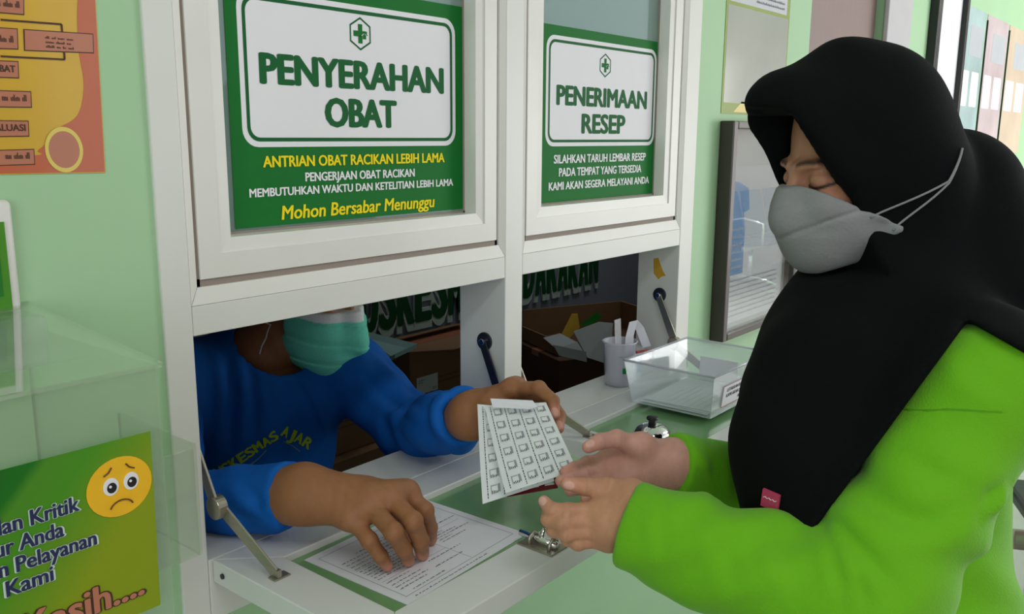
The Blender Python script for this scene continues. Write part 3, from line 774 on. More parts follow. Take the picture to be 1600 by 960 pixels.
carton(1.767, 0.825, 0.40, 0.34, 0.15, 0.463, 0.0, 'brown cardboard box with a white shipping label left of the middle post', sticker=True, lines=2,
       flap_=[[(-0.17, -0.075, 0.464), (0.17, -0.075, 0.464), (0.18, -0.17, 0.470), (-0.10, -0.17, 0.474)], [(-0.17, 0.075, 0.464), (0.17, 0.075, 0.464), (0.15, 0.01, 0.480), (-0.15, 0.01, 0.478)]])
carton(1.385, 0.84, 0.661, 0.27, 0.24, 0.135, 0.0, 'smaller brown box with printed lines in the crook of the man\'s arm', lines=4)
carton(1.385, 0.86, 0.40, 0.39, 0.34, 0.260, 0.0, 'low wide cardboard box beneath the printed one behind the man')
carton(2.62, 0.86, 0.40, 0.46, 0.34, 0.285, -0.42, 'dark cardboard box under the envelopes in the right hatch', 'cartondark')
# tray of envelopes standing on it
oc = empty('open_carton', (2.64, 0.87, 0.688), 'open dark carton full of envelopes in the right hatch', 'box', rz=-0.42)
for nm, a in (('side', (-0.22, -0.214, -0.14, 0.14, 0.05)), ('side', (0.214, 0.22, -0.14, 0.14, 0.11)), ('side', (-0.214, 0.214, 0.134, 0.14, 0.11))):
    box(nm, M['carton'], oc, a[0], a[1], a[2], a[3], 0, a[4])
box('bottom', M['cartondark'], oc, -0.214, 0.214, -0.14, 0.134, 0, 0.006)
for m, pts, lab in (
        ('yellowpaper', [(2.2648, 0.7400, 0.7893), (2.3064, 0.7350, 0.7763), (2.3820, 0.7450, 0.8010), (2.3815, 0.7550, 0.8479), (2.3500, 0.7550, 0.8527)], 'yellow envelope standing among the papers in the open carton'),
        ('palegrey', [(2.1205, 0.7000, 0.8187), (2.2351, 0.7200, 0.8102), (2.3113, 0.7050, 0.7693), (2.3467, 0.6900, 0.7197), (2.1610, 0.6800, 0.7798)], 'pale envelope hanging out of the left of the open carton'),
        ('greypaper', [(2.1276, 0.6680, 0.8001), (2.3101, 0.6680, 0.7433), (2.3034, 0.6600, 0.7117), (2.1510, 0.6600, 0.7624)], 'grey envelope leaning on the front of the open carton'),
        ('palegrey', [(2.3025, 0.7150, 0.8058), (2.4747, 0.7300, 0.8079), (2.5640, 0.7300, 0.7889), (2.4767, 0.6850, 0.6640), (2.3434, 0.6850, 0.7147)], 'grey-green sheet leaning at the right in the open carton'),
        ('leafgreen', [(2.3717, 0.7380, 0.8103), (2.4884, 0.7480, 0.8391), (2.5153, 0.7440, 0.8130), (2.4363, 0.7380, 0.8019)], 'green leaflet sticking up from the open carton')):
    a_, b_, c_ = (Vector(p) for p in pts[:3]); n_ = (b_-a_).cross(c_-b_); n_ = n_ if n_.y < 0 else -n_
    tag(MB().plate(pts, n_, 0.0012).build('envelope', M[m]), lab, 'envelope')
carton(3.42, 0.70, 0.0, 0.34, 0.28, 1.30, 0.0, 'tall dark cardboard box at the far right behind the hatch', 'cartondark')
sh = MB().plate([(1.40, 0.78, 0.815), (1.46, 0.66, 0.900), (1.60, 0.725, 0.890), (1.57, 0.93, 0.905)], (0, -0.1, 1), 0.012).build('plastic_sheet', mat('pale_green_pack', rgb(150, 190, 186), 0.4))
tag(sh, 'pale green plastic pack lying on the labelled cardboard box', 'pack')

# ------------------------------------------------------------------ left wall: poster, holder, suggestion box
po = empty('flow_chart_poster', (0.448, WY, 1.396), 'glossy orange flow chart poster at the top left of the wall', 'poster')
q = Plane((0, 0, 0))
flat('poster_sheet', M['mustard'], po, q, [(-0.44, 0.003), (-0.002, -0.002), (0.008, 0.42), (-0.43, 0.42)], 0.001, 0.0008)
def smooth_curve(ctl, n=6):
    out = []
    for k in range(len(ctl)-1):
        p0, p1, p2, p3 = (np.array(ctl[max(0, min(len(ctl)-1, q_))]) for q_ in (k-1, k, k+1, k+2))
        for t in np.arange(n)/n:
            out.append(tuple(0.5*(2*p1+(p2-p0)*t+(2*p0-5*p1+4*p2-p3)*t*t+(3*p1-p0-3*p2+p3)*t**3)))
    return out+[ctl[-1]]
flat('orange_ground', M['orange'], po, q, [(-0.44, 0.004), (-0.003, -0.001)]+smooth_curve([(0.003, 0.24), (-0.004, 0.20), (-0.016, 0.165), (-0.019, 0.12), (-0.017, 0.085), (-0.026, 0.055), (-0.050, 0.040), (-0.066, 0.022), (-0.10, 0.016), (-0.44, 0.018)]), 0.0014)
def P_(p): return (p[0]-0.448, p[2]-1.396)
def pbox(nm, m, pts, h=0.0018): return flat(nm, M[m], po, q, [P_(p) for p in pts], h)
b1 = [(0.3793, 0.0040, 1.5289), (0.4436, 0.0040, 1.5304), (0.4428, 0.0040, 1.5131), (0.3781, 0.0040, 1.5108)]
boxes = [b1, [(0.3368, 0.0040, 1.5278), (0.3724, 0.0040, 1.5289), (0.3713, 0.0040, 1.5115), (0.3350, 0.0040, 1.5098)], [(0.3396, 0.0040, 1.5558), (0.3808, 0.0040, 1.5572), (0.3795, 0.0040, 1.5433), (0.3383, 0.0040, 1.5424)],
         [(0.3339, 0.0040, 1.4985), (0.3702, 0.0040, 1.4992), (0.3694, 0.0040, 1.4851), (0.3324, 0.0040, 1.4844)], [(0.3312, 0.0040, 1.4718), (0.3791, 0.0040, 1.4720), (0.3784, 0.0040, 1.4583), (0.3297, 0.0040, 1.4576)],
         [(0.3284, 0.0040, 1.4444), (0.3742, 0.0040, 1.4445), (0.3735, 0.0040, 1.4312), (0.3270, 0.0040, 1.4305)], [(0.3256, 0.0040, 1.4167), (0.3769, 0.0040, 1.4179), (0.3763, 0.0040, 1.4045), (0.3243, 0.0040, 1.4039)]]
for i, b in enumerate(boxes):
    c0 = np.mean([P_(p) for p in b], 0)
    big = [tuple(c0+(np.array(P_(p))-c0)*1.0+np.sign(np.array(P_(p))-c0)*0.0009) for p in b]
    flat('chart_box_edge', M['brownline'], po, q, big, 0.0016)
    pbox('chart_box', 'salmon', b, 0.0020)
scribble(po, q, [(P_(b1[0])[0]+0.018, P_(b1[1])[0]-0.02, P_(b1[0])[1]-0.0062-0.0042*i) for i in range(3)], M['brownline'], 'chart_print', 0.0024, 4, 0.0024)
for bx, s_ in ((boxes[5], 'EVALUASI'), (boxes[3], 'OBAT')):
    u1 = P_(bx[1])[0]-0.003; vb = P_(bx[2])[1]+0.0045
    text('chart_lettering', s_, M['brownline'], po, q, u1-(0.036 if len(s_) > 5 else 0.02), u1, vb, vb+0.006, 0.0024, 0.03)
for bx in (boxes[1], boxes[4], boxes[6], boxes[2]):
    scribble(po, q, [(P_(bx[1])[0]-0.026, P_(bx[1])[0]-0.004, P_(bx[2])[1]+0.005)], M['brownline'], 'chart_print', 0.0024, 9, 0.006)
ln = MB()
for a, b in (((0.3592, 0.0040, 1.5362), (0.4142, 0.0040, 1.5374)), ((0.4142, 0.0040, 1.5374), (0.4142, 0.0040, 1.5303)), ((0.3560, 0.0040, 1.5034), (0.4143, 0.0040, 1.5044)), ((0.4143, 0.0040, 1.5044), (0.4144, 0.0040, 1.5123))):
    a = P_(a); b = P_(b); d = np.array(b)-np.array(a); n_ = np.array((-d[1], d[0]))/np.hypot(*d)*0.0009
    ln.plate([q.at(*(np.array(p)+s_*n_), 0.0017) for p, s_ in ((a, -1), (b, -1), (b, 1), (a, 1))], q.n, 0.0003)
ln.build('chart_line', M['brownline'], po)
cc = P_((0.4060, 0.0040, 1.4177))
circ = lambda r: [(cc[0]+r*math.cos(2*math.pi*i/32), cc[1]+r*1.2*math.sin(2*math.pi*i/32)) for i in range(32)]
ring('yellow_ring', M['paleyellow'], po, q, circ(0.0185), circ(0.0150), 0.0019)
flat('ring_fill', M['salmon'], po, q, circ(0.0150), 0.0018)

dp = empty('wall_holder', (0.2, WY, 1.2), 'white plastic wall holder with a green card, cut off at the left edge', 'holder')
fr = MB().box(0.0, 0.149, -0.012, 0.0, 0.066, 0.172)
fr.build('holder_back', M['trimwhite'], dp, 0.008, True, 4)
MB().box(0.01, 0.139, -0.0145, -0.0122, 0.068, 0.152).build('green_card', M['midgreen'], dp)
MB().box(0.03, 0.132, -0.0152, -0.0146, 0.082, 0.125).build('card_picture', M['leafgreen'], dp)
MB().box(0.0, 0.158, -0.045, 0.0, 0.015, 0.064).build('holder_tray', M['cupmat'], dp, 0.006, True, 3)

sb = empty('suggestion_box', (0.0, WY, 1.02), 'clear acrylic suggestion box on the wall with a green thank-you card on its front', 'box')
AX0, AX1, AD, Z0, Z1 = -0.06, 0.356, -0.243, -0.02, 0.230
box('side_panel', M['acrylic'], sb, AX1-0.003, AX1, AD+0.003, 0, Z0, Z1)
box('side_panel', M['acrylic'], sb, AX0, AX0+0.003, AD+0.003, 0, Z0, Z1)
box('front_panel', M['acrylic'], sb, AX0, AX1, AD, AD+0.003, Z0, Z1)
box('bottom_panel', M['acrylic'], sb, AX0+0.003, AX1-0.003, AD+0.003, 0, Z0, Z0+0.003)
MB().hexa([(AX0-0.002, AD-0.003, Z1-0.002), (AX1+0.003, AD-0.003, Z1-0.002), (AX1+0.003, 0, Z1+0.018), (AX0-0.002, 0, Z1+0.018),
           (AX0-0.002, AD-0.003, Z1+0.002), (AX1+0.003, AD-0.003, Z1+0.002), (AX1+0.003, 0, Z1+0.022), (AX0-0.002, 0, Z1+0.022)]).build('lid', M['acrylic'], sb)
# small slip pocket on the right side
pk = MB()
PX0, PX1, PD = AX1+0.001, 0.441, -0.148
box('pocket_side', M['acrylic'], sb, PX1-0.003, PX1, PD, 0, 0.000, 0.118)
box('pocket_front', M['acrylic'], sb, PX0, PX1-0.003, PD, PD+0.003, 0.000, 0.112)
box('pocket_bottom', M['acrylic'], sb, PX0, PX1-0.003, PD+0.003, 0, 0.000, 0.003)
cd = empty('card'); cd.parent = sb
CYL = -0.245-WY
cq = Plane((0, CYL, 0))
def C_(p): return (p[0], p[2]-1.02)
def card_material():
    m = mat('green_card_print', rgb(60, 130, 20), 0.4); nt = m.node_tree; bs = nt.nodes['Principled BSDF']
    tc = nt.nodes.new('ShaderNodeTexCoord'); sp = nt.nodes.new('ShaderNodeSeparateXYZ'); nt.links.new(tc.outputs['Object'], sp.inputs[0])
    def mth(op, a, b_):
        n = nt.nodes.new('ShaderNodeMath'); n.operation = op
        for k, x in enumerate((a, b_)):
            if hasattr(x, 'is_linked'): nt.links.new(x, n.inputs[k])
            else: n.inputs[k].default_value = x
        return n.outputs[0]
    # curved sweep of printed colour: dark green top left, grass green below, lime at the right edge
    dx = mth('SUBTRACT', sp.outputs['X'], 0.10); dz = mth('SUBTRACT', sp.outputs['Z'], 0.02)
    v = mth('ADD', mth('MULTIPLY', dx, 1.0), mth('MULTIPLY', dz, -1.35)); v = mth('ADD', v, mth('MULTIPLY', mth('MULTIPLY', dx, dx), 1.5))
    cr = nt.nodes.new('ShaderNodeValToRGB'); nt.links.new(mth('ADD', mth('MULTIPLY', v, 3.0), 0.5), cr.inputs[0])
    e = cr.color_ramp.elements; e[0].position = 0.30; e[0].color = rgb(8, 104, 10); e[1].position = 1.0; e[1].color = rgb(140, 158, 6)
    for p_, c_ in ((0.42, rgb(14, 112, 16)), (0.47, rgb(74, 140, 24)), (0.62, rgb(70, 146, 18)), (0.84, rgb(112, 152, 12))):
        q_ = e.new(p_); q_.color = c_
    nt.links.new(cr.outputs[0], bs.inputs['Base Color']); return m
cardmat = card_material()
cR0, cR1 = C_((0.3425, -0.2450, 1.1984)), C_((0.3400, -0.2450, 1.0466))
flat('card_sheet', cardmat, cd, cq, [(-0.05, cR1[1]+0.002), (cR1[0], cR1[1]), (cR0[0], cR0[1]), (-0.05, cR0[1]+0.002)], 0.0008, 0.0008)
def ct(s_, a, b, cap_, m='navy', bold=0.03, halo=True, **kw):
    a = C_(a); b = C_(b); v = (a[1]+b[1])/2
    if halo: text('lettering_halo', s_, M[halo if isinstance(halo, str) else 'halo'], cd, cq, a[0]-0.0008, b[0]+0.0008, v-0.0002, v+cap_, 0.0014, bold+0.045, **kw)
    text('lettering', s_, M[m], cd, cq, a[0], b[0], v, v+cap_, 0.0018, bold, **kw)
ct('dan Kritik', (0.2193, -0.2450, 1.1508), (0.2810, -0.2450, 1.1526), 0.0118)
ct('ur Anda', (0.2204, -0.2450, 1.1356), (0.2680, -0.2450, 1.1353), 0.0118)
ct('n Pelayanan', (0.2213, -0.2450, 1.1188), (0.2916, -0.2450, 1.1207), 0.0118)
ct('Kami', (0.2250, -0.2450, 1.1037), (0.2575, -0.2450, 1.1034), 0.0118)
ct('Kasih....', (0.2337, -0.2450, 1.0647), (0.3259, -0.2450, 1.0614), 0.0215, 'salmon', 0.03, 'brownline')
ec = C_((0.3139, -0.2450, 1.1603)); er = 0.0265
def edisc(nm, m, u, v, ru, rv, h, ang=0.0, k=32):
    ca, sa = math.cos(ang), math.sin(ang); pts = []
    for i in range(k):
        x, y = ru*math.cos(2*math.pi*i/k), rv*math.sin(2*math.pi*i/k); pts.append((ec[0]+u+x*ca-y*sa, ec[1]+v+x*sa+y*ca))
    return flat(nm, M[m], cd, cq, pts, h)
edisc('sad_face', 'emoji', 0, 0, er, er*0.92, 0.0014)
for s_ in (-1, 1):
    edisc('eye_white', 'signwhite', s_*0.0082+0.001, 0.002, 0.0062, 0.0072, 0.0018)
    edisc('pupil', 'blackplastic', s_*0.0082+0.0015, 0.001, 0.0038, 0.0042, 0.0022)
    edisc('eye_glint', 'signwhite', s_*0.0082+0.0002, 0.0024, 0.0011, 0.0011, 0.0026, 0, 12)
    MB().tube([cq.at(ec[0]+s_*0.0125, ec[1]+0.0120, 0.002), cq.at(ec[0]+s_*0.0085, ec[1]+0.0140, 0.002), cq.at(ec[0]+s_*0.0058, ec[1]+0.0175, 0.002)], 0.0006, 6).build('eyebrow', M['emojidark'], cd)
MB().tube([cq.at(ec[0]+0.0095*math.cos(a), ec[1]-0.0185+0.0075*math.sin(a), 0.002) for a in np.linspace(0.3, 2.84, 9)], 0.0006, 6).build('mouth', M['emojidark'], cd)

# ------------------------------------------------------------------ right wall: glazed notice board, posters
nb_ = empty('notice_board', (1.835, WY, 0.968), 'tall dark framed glazed notice board to the right of the hatch', 'notice board')
BW, BH, BT = 0.415, 0.500, 0.035
for nm, a in (('frame_side', (0, 0.022, 0, BH)), ('frame_side', (BW-0.018, BW, 0, BH)), ('frame_rail', (0.022, BW-0.018, BH-0.018, BH)), ('frame_rail', (0.022, BW-0.018, 0, 0.018))):
    box(nm, M['darkwood'], nb_, a[0], a[1], -BT, -0.0005, a[2], a[3], 0.003)
box('backboard', M['palegrey'], nb_, 0.022, BW-0.018, -0.010, -0.001, 0.018, BH-0.018)
q = Plane((0, -0.0102, 0))
nt2 = empty('pinned_notice'); nt2.parent = nb_
flat('notice_paper', M['paper'], nt2, q, [(0.03, 0.03), (0.375, 0.03), (0.375, 0.40), (0.03, 0.40)], 0.001)
flat('blue_panel', M['blue'], nt2, q, [(0.035, 0.145), (0.135, 0.145), (0.135, 0.250), (0.125, 0.290), (0.155, 0.295), (0.145, 0.345), (0.10, 0.36), (0.035, 0.37)], 0.0016)
scribble(nt2, q, [(0.045, 0.125, 0.16+0.018*i) for i in range(6)], M['signwhite'], 'notice_print', 0.0022, 31, 0.008)
scribble(nt2, q, [(0.045, 0.34, 0.045+0.012*i) for i in range(8)], M['greyink'], 'notice_print', 0.0022, 32, 0.005)
box('glass_pane', M['showglass'], nb_, 0.022, BW-0.018, -0.028, -0.025, 0.018, BH-0.018)
up_ = empty('laminated_poster', (1.836, WY, 1.484), 'glossy laminated poster with a yellow-green edge above the notice board', 'poster')
q = Plane((0, 0, 0))
flat('poster_edge', M['limeprint'], up_, q, [(0, 0), (0.345, 0.0), (0.345, 0.45), (0, 0.45)], 0.0012, 0.0010)
flat('poster_face', mat('reflection_white_gloss', rgb(200, 206, 198), 0.12, var=0.08, scale=6, coat=0.8), up_, q, [(0.008, 0.024), (0.338, 0.024), (0.338, 0.232), (0.008, 0.232)], 0.0016)  # white base stands for the bright hall reflected in the gloss
flat('poster_face', M['palegrey'], up_, q, [(0.012, 0.240), (0.325, 0.240), (0.325, 0.43), (0.012, 0.43)], 0.0016)
scribble(up_, q, [(0.15, 0.31, 0.250), (0.15, 0.31, 0.262)], M['ink'], 'print', 0.002, 12, 0.006)
flat('yellow_patch', M['paleyellow'], up_, q, [(0.06, 0.004), (0.30, 0.004), (0.30, 0.028), (0.10, 0.028)], 0.0016)
pf = empty('framed_picture', (3.40, WY, 1.22), 'black framed white picture on the wall beyond the door', 'picture')
for a in ((0, 0.05, 0, 0.80), (0.40, 0.43, 0, 0.80)): box('frame_side', M['blackplastic'], pf, a[0], a[1], -0.03, 0, a[2], a[3], 0.002)
for a in ((0.05, 0.40, 0, 0.03), (0.05, 0.40, 0.75, 0.80)): box('frame_rail', M['blackplastic'], pf, a[0], a[1], -0.03, 0, a[2], a[3], 0.002)
box('picture_sheet', M['signwhite'], pf, 0.05, 0.40, -0.010, 0, 0.03, 0.75)
for x0, x1, m, lab in ((3.89, 4.245, 'teal', 'pale teal health poster nearest the black framed picture'), (4.275, 4.70, 'rose', 'pale rose poster between the teal and the peach one'), (4.73, 5.25, 'peach', 'peach coloured poster furthest along the wall')):
    r = empty('wall_poster', (x0, WY, 1.36), lab, 'poster', 'posters beyond the door')
    w_ = x1-x0; q = Plane((0, 0, 0))
    flat('poster_sheet', M[m], r, q, [(0, 0), (w_, 0), (w_, 0.585), (0, 0.585)], 0.0025, 0.002)
    box('poster_edge', M['blackplastic'], r, -0.008, -0.001, -0.006, 0, 0.03, 0.56)
    flat('poster_panel', M['signwhite'], r, q, rrect(w_*0.08, w_*0.42, 0.20, 0.34, 0.01), 0.003); flat('poster_panel', M['signwhite'], r, q, rrect(w_*0.54, w_*0.9, 0.20, 0.34, 0.01), 0.003)
    flat('poster_panel', M['palegrey'], r, q, rrect(w_*0.3, w_*0.92, 0.40, 0.52, 0.01), 0.003)

# ------------------------------------------------------------------ waiting benches in the hall
def bench(x, y, rz, n, label, pad):
    r = empty('waiting_bench', (x, y, 0), label, 'bench', rz=rz)
    L = n*0.55
    MB().tube([(-L/2, 0, 0.36), (L/2, 0, 0.36)], 0.028, 12).build('beam', M['steel'], r, smooth=True)
    for s_ in (-1, 1):
        lg = MB().tube([(s_*L*0.38, 0, 0.36), (s_*L*0.38, 0, 0.07)], 0.025, 10).tube([(s_*L*0.38, -0.28, 0.02), (s_*L*0.38, -0.1, 0.07), (s_*L*0.38, 0.1, 0.07), (s_*L*0.38, 0.28, 0.02)], 0.02, 10)
        lg.build('leg', M['chrome'], r, smooth=True)
        ar = MB().tube([(s_*L*0.5, 0.2, 0.40), (s_*L*0.5, 0.22, 0.62), (s_*L*0.5, 0.0, 0.66), (s_*L*0.5, -0.2, 0.62), (s_*L*0.5, -0.2, 0.42)], 0.014, 10)
        ar.build('armrest', M['chrome'], r, smooth=True)
    for i in range(n):
        cx = -L/2+0.55*(i+0.5)
        s_ = MB(); s_.hexa([(cx-0.25, -0.24, 0.41), (cx+0.25, -0.24, 0.41), (cx+0.24, 0.2, 0.39), (cx-0.24, 0.2, 0.39), (cx-0.25, -0.24, 0.45), (cx+0.25, -0.24, 0.45), (cx+0.24, 0.2, 0.425), (cx-0.24, 0.2, 0.425)])
        s_.build('seat', M[pad], r, 0.012)
        b_ = MB(); b_.hexa([(cx-0.24, 0.20, 0.43), (cx+0.24, 0.20, 0.43), (cx+0.24, 0.235, 0.43), (cx-0.24, 0.235, 0.43), (cx-0.23, 0.31, 0.88), (cx+0.23, 0.31, 0.88), (cx+0.23, 0.34, 0.88), (cx-0.23, 0.34, 0.88)])
        b_.build('backrest', M[pad], r, 0.012)
    return r
bench(8.75, -2.75, math.pi, 3, 'blue-grey steel waiting bench across the hall, mirrored in the notice board', 'bluegrey')
bench(2.72, -0.80, 2.0, 1, 'black padded waiting seat with a chrome armrest behind the woman', 'blackvinyl')

# ------------------------------------------------------------------ people
def V3(*a): return np.array(a, float)
def frame(f, pitch=0.0, roll=0.0):
    """head axes as rows: forward, left, up"""
    f = np.array(f, float); f[2] = 0; f /= np.linalg.norm(f)
    l = np.array((-f[1], f[0], 0.0)); u = np.array((0, 0, 1.0))
    p = math.radians(pitch); f2 = f*math.cos(p)-u*math.sin(p); u2 = u*math.cos(p)+f*math.sin(p)
    r = math.radians(roll); l2 = l*math.cos(r)+u2*math.sin(r); u3 = u2*math.cos(r)-l*math.sin(r)
    return np.stack((f2, l2, u3))
SC = {}
def inframe(f, H, Mx):
    H = vec(H); R_ = Mx.astype(F4); s = F4(SC[id(Mx)])
    return lambda P: f(((P-H)@R_.T)/s)*s
def towld(p, H, Mx): return np.array(H)+np.array(p)@Mx*SC[id(Mx)]

def head_sdf(fem=False):
    k = 0.95 if fem else 1.0
    sk = union(0.03, ell((-0.012, 0, 0.045), (0.096*k, 0.075*k, 0.090*k)), ell((0.030, 0, -0.020), (0.062*k, 0.060*k, 0.080)),
               ell((0.034, 0, -0.075), (0.048, 0.045*k, 0.034)), ell((0.070, 0, -0.094), (0.018, 0.020, 0.016)))
    sk = union(0.018, sk, ell((0.074, 0.034, -0.028), (0.020, 0.022, 0.018)), ell((0.074, -0.034, -0.028), (0.020, 0.022, 0.018)))
    sk = union(0.014, sk, rc((0.084, -0.036, 0.021), (0.090, -0.012, 0.019), 0.006, 0.007), rc((0.084, 0.036, 0.021), (0.090, 0.012, 0.019), 0.006, 0.007))
    for s in (-1, 1): sk = ssub(sk, ell((0.099, s*0.031, 0.003), (0.018, 0.017, 0.011)), 0.012)
    for s in (-1, 1): sk = union(0.005, sk, ell((0.0765, s*0.031, 0.001), (0.013, 0.0145, 0.0115)))
    sk = union(0.010, sk, rc((0.089, 0, 0.014), (0.112, 0, -0.030), 0.0065, 0.0105), ell((0.101, 0.011, -0.036), (0.010, 0.007, 0.007)), ell((0.101, -0.011, -0.036), (0.010, 0.007, 0.007)))
    lips = union(0.004, ell((0.088, 0, -0.058), (0.010, 0.022, 0.005)), ell((0.086, 0, -0.067), (0.010, 0.019, 0.006)))
    sk = union(0.007, sk, lips)
    for s in (() if fem else (-1, 1)): sk = union(0.006, sk, ell((-0.008, s*0.078*k, -0.005), (0.017, 0.008, 0.031)))
    return sk
def face_tint(Lp, base, fem):
    """skin colour of head vertices given in head axes"""
    t = np.tile(np.array(base[:3]), (len(Lp), 1)); a, b, c = Lp[:, 0], np.abs(Lp[:, 1]), Lp[:, 2]
    front = a > 0.05
    def blend(m, col): t[:] = t*(1-m[:, None])+np.array(col[:3])*m[:, None]
    blush = np.exp(-(((b-0.040)/0.018)**2+((c+0.022)/0.016)**2))*0.45*front
    blend(blush, (base[0]*1.12, base[1]*0.80, base[2]*0.76))
    lips = np.exp(-((b/0.018)**4+((c+0.0625)/0.0085)**4))*(a > 0.075)
    blend(lips*0.8, (base[0]*0.95, base[1]*0.55, base[2]*0.55))
    # brows: a dark arch above each eye
    arch = 0.0245+0.004*np.cos((b-0.030)/0.016)-0.003
    brow = np.clip(1.3-np.abs(c-arch)/0.0034, 0, 1)*(b > 0.012)*(b < 0.050)*front
    blend(np.clip(brow, 0, 1)*0.85, (0.012, 0.009, 0.008))
    # lash line of the lowered lids
    lash = -0.0045-0.0035*np.cos((b-0.031)/0.0115)
    eye = np.clip(1.5-np.abs(c-lash)/0.0022, 0, 1)*(b > 0.0165)*(b < 0.0475)*front
    blend(np.clip(eye, 0, 1)*0.95, (0.010, 0.007, 0.006))
    return t

def hand_prims(h, s=1.0):
    """h: wrist, elbow, thumb / index / middle / ring / little chains (knuckle to tip)"""
    W_ = vec(h['wrist']); fingers = []; palm = []
    rad = {'thumb': (0.0125, 0.0110, 0.0100, 0.0078), 'index': (0.0100, 0.0092, 0.0084, 0.0068), 'middle': (0.0102, 0.0094, 0.0086, 0.0070),
           'ring': (0.0098, 0.0089, 0.0081, 0.0066), 'little': (0.0088, 0.0079, 0.0071, 0.0058)}
    for nme, r in rad.items():
        c = [vec(p) for p in h[nme]]; r = [q*s for q in r]
        fn = [rc(c[i], c[i+1], r[i], r[i+1]) for i in range(3)]
        # slight knuckle swelling
        fn.append(ell(c[1], (r[1]*1.08,)*3)); 
        fingers.append(union(0.003, *fn))
        if nme == 'thumb':
            palm.append(rc(W_+(c[0]-W_)*0.15, c[0], 0.020*s, 0.0165*s))
        else:
            palm.append(rc(W_, c[0], 0.0205*s, 0.0128*s))
    kn = [vec(h[n][0]) for n in ('index', 'middle', 'ring', 'little')]
    for a, b in zip(kn[:-1], kn[1:]): palm.append(rc(a, b, 0.0118*s, 0.0112*s))
    mid = (kn[1]+kn[2])/2
    palm.append(rc(W_+(mid-W_)*0.35, W_+(mid-W_)*0.85, 0.0215*s, 0.016*s))
    palm.append(rc(vec(h['thumb'][0]), kn[0]*0.6+W_*0.4, 0.0150*s, 0.0130*s))
    p = union(0.016, *palm)
    fset = fingers[1]
    for g in fingers[2:]: fset = union(0.0016, fset, g)
    d = union(0.006, p, fset); d = union(0.008, d, fingers[0])
    E_ = vec(h['elbow']); n = (E_-W_)/np.linalg.norm(E_-W_)
    arm = union(0.02, rc(W_, W_+n*0.07, 0.0235*s, 0.0275), rc(W_+n*0.07, E_, 0.0275, 0.032))
    side = vec(h.get('side', (0, 0, 0)))*0.007*s
    arm = union(0.02, arm, rc(W_+side, W_+n*0.05+side, 0.021*s, 0.024), rc(W_-side, W_+n*0.05-side, 0.021*s, 0.024))
    d = union(0.02, d, arm)
    return d
def hand_mesh(h, s=1.0, res=0.0016):
    d = hand_prims(h, s)
    pts = [h['wrist']]+[p for k in ('thumb', 'index', 'middle', 'ring', 'little') for p in h[k]]
    W_ = np.array(h['wrist']); E_ = np.array(h['elbow'])
    pts.append(W_+(E_-W_)*h.get('show', 0.5))
    lo, hi = bounds(pts, 0.045)
    V, Q = sdf_mesh(d, lo, hi, res)
    return relax(V, Q, 1), Q
def hand_tint(V, h, base, tip, nail, s=1.0):
    t = np.tile(np.array(base[:3]), (len(V), 1))
    dn = np.array(h['dorsal'], float); dn /= np.linalg.norm(dn)
    for k in ('thumb', 'index', 'middle', 'ring', 'little'):
        c = [np.array(p, float) for p in h[k]]
        d = np.linalg.norm(V-c[3], axis=1); m = np.clip(1.5-d/(0.011*s), 0, 1)[:, None]*0.8
        t = t*(1-m)+np.array(tip[:3])*m
        ax = c[3]-c[2]; ax /= np.linalg.norm(ax)
        nn = np.array(h.get('nail_'+k, dn), float); nn = nn-ax*(nn@ax); nn /= np.linalg.norm(nn)+1e-9
        nc = c[3]+nn*0.0062*s-ax*0.001
        q = V-nc; l = np.cross(ax, nn)
        rr = np.sqrt(((q@ax)/0.0062)**2+((q@l)/0.0046)**2+((q@nn)/0.004)**2)/s
        m = np.clip((1.15-rr)*5, 0, 1)[:, None]
        t = t*(1-m)+np.array(nail[:3])*m
        # darker creases over the joints
        for j in (1, 2):
            al = c[j+1]-c[j-1]; al /= np.linalg.norm(al)
            m = (np.exp(-(((V-c[j])@al)/0.0016)**2)*(np.linalg.norm(V-c[j], axis=1) < 0.014)*0.22)[:, None]
            t = t*(1-m)+np.array(base[:3])*0.55*m
    return t
def sleeve(a, b, c, r0, r1, r2, amp, seed, depth=0.03):
    """upper arm a-b, forearm b-c, open at c"""
    a, b, c = vec(a), vec(b), vec(c); n = (c-b)/np.linalg.norm(c-b)
    low = rc(b, c+n*0.05, r1, r2)
    d = union(0.03, rc(a, b, r0, r1), low)
    return d, inter, c, n

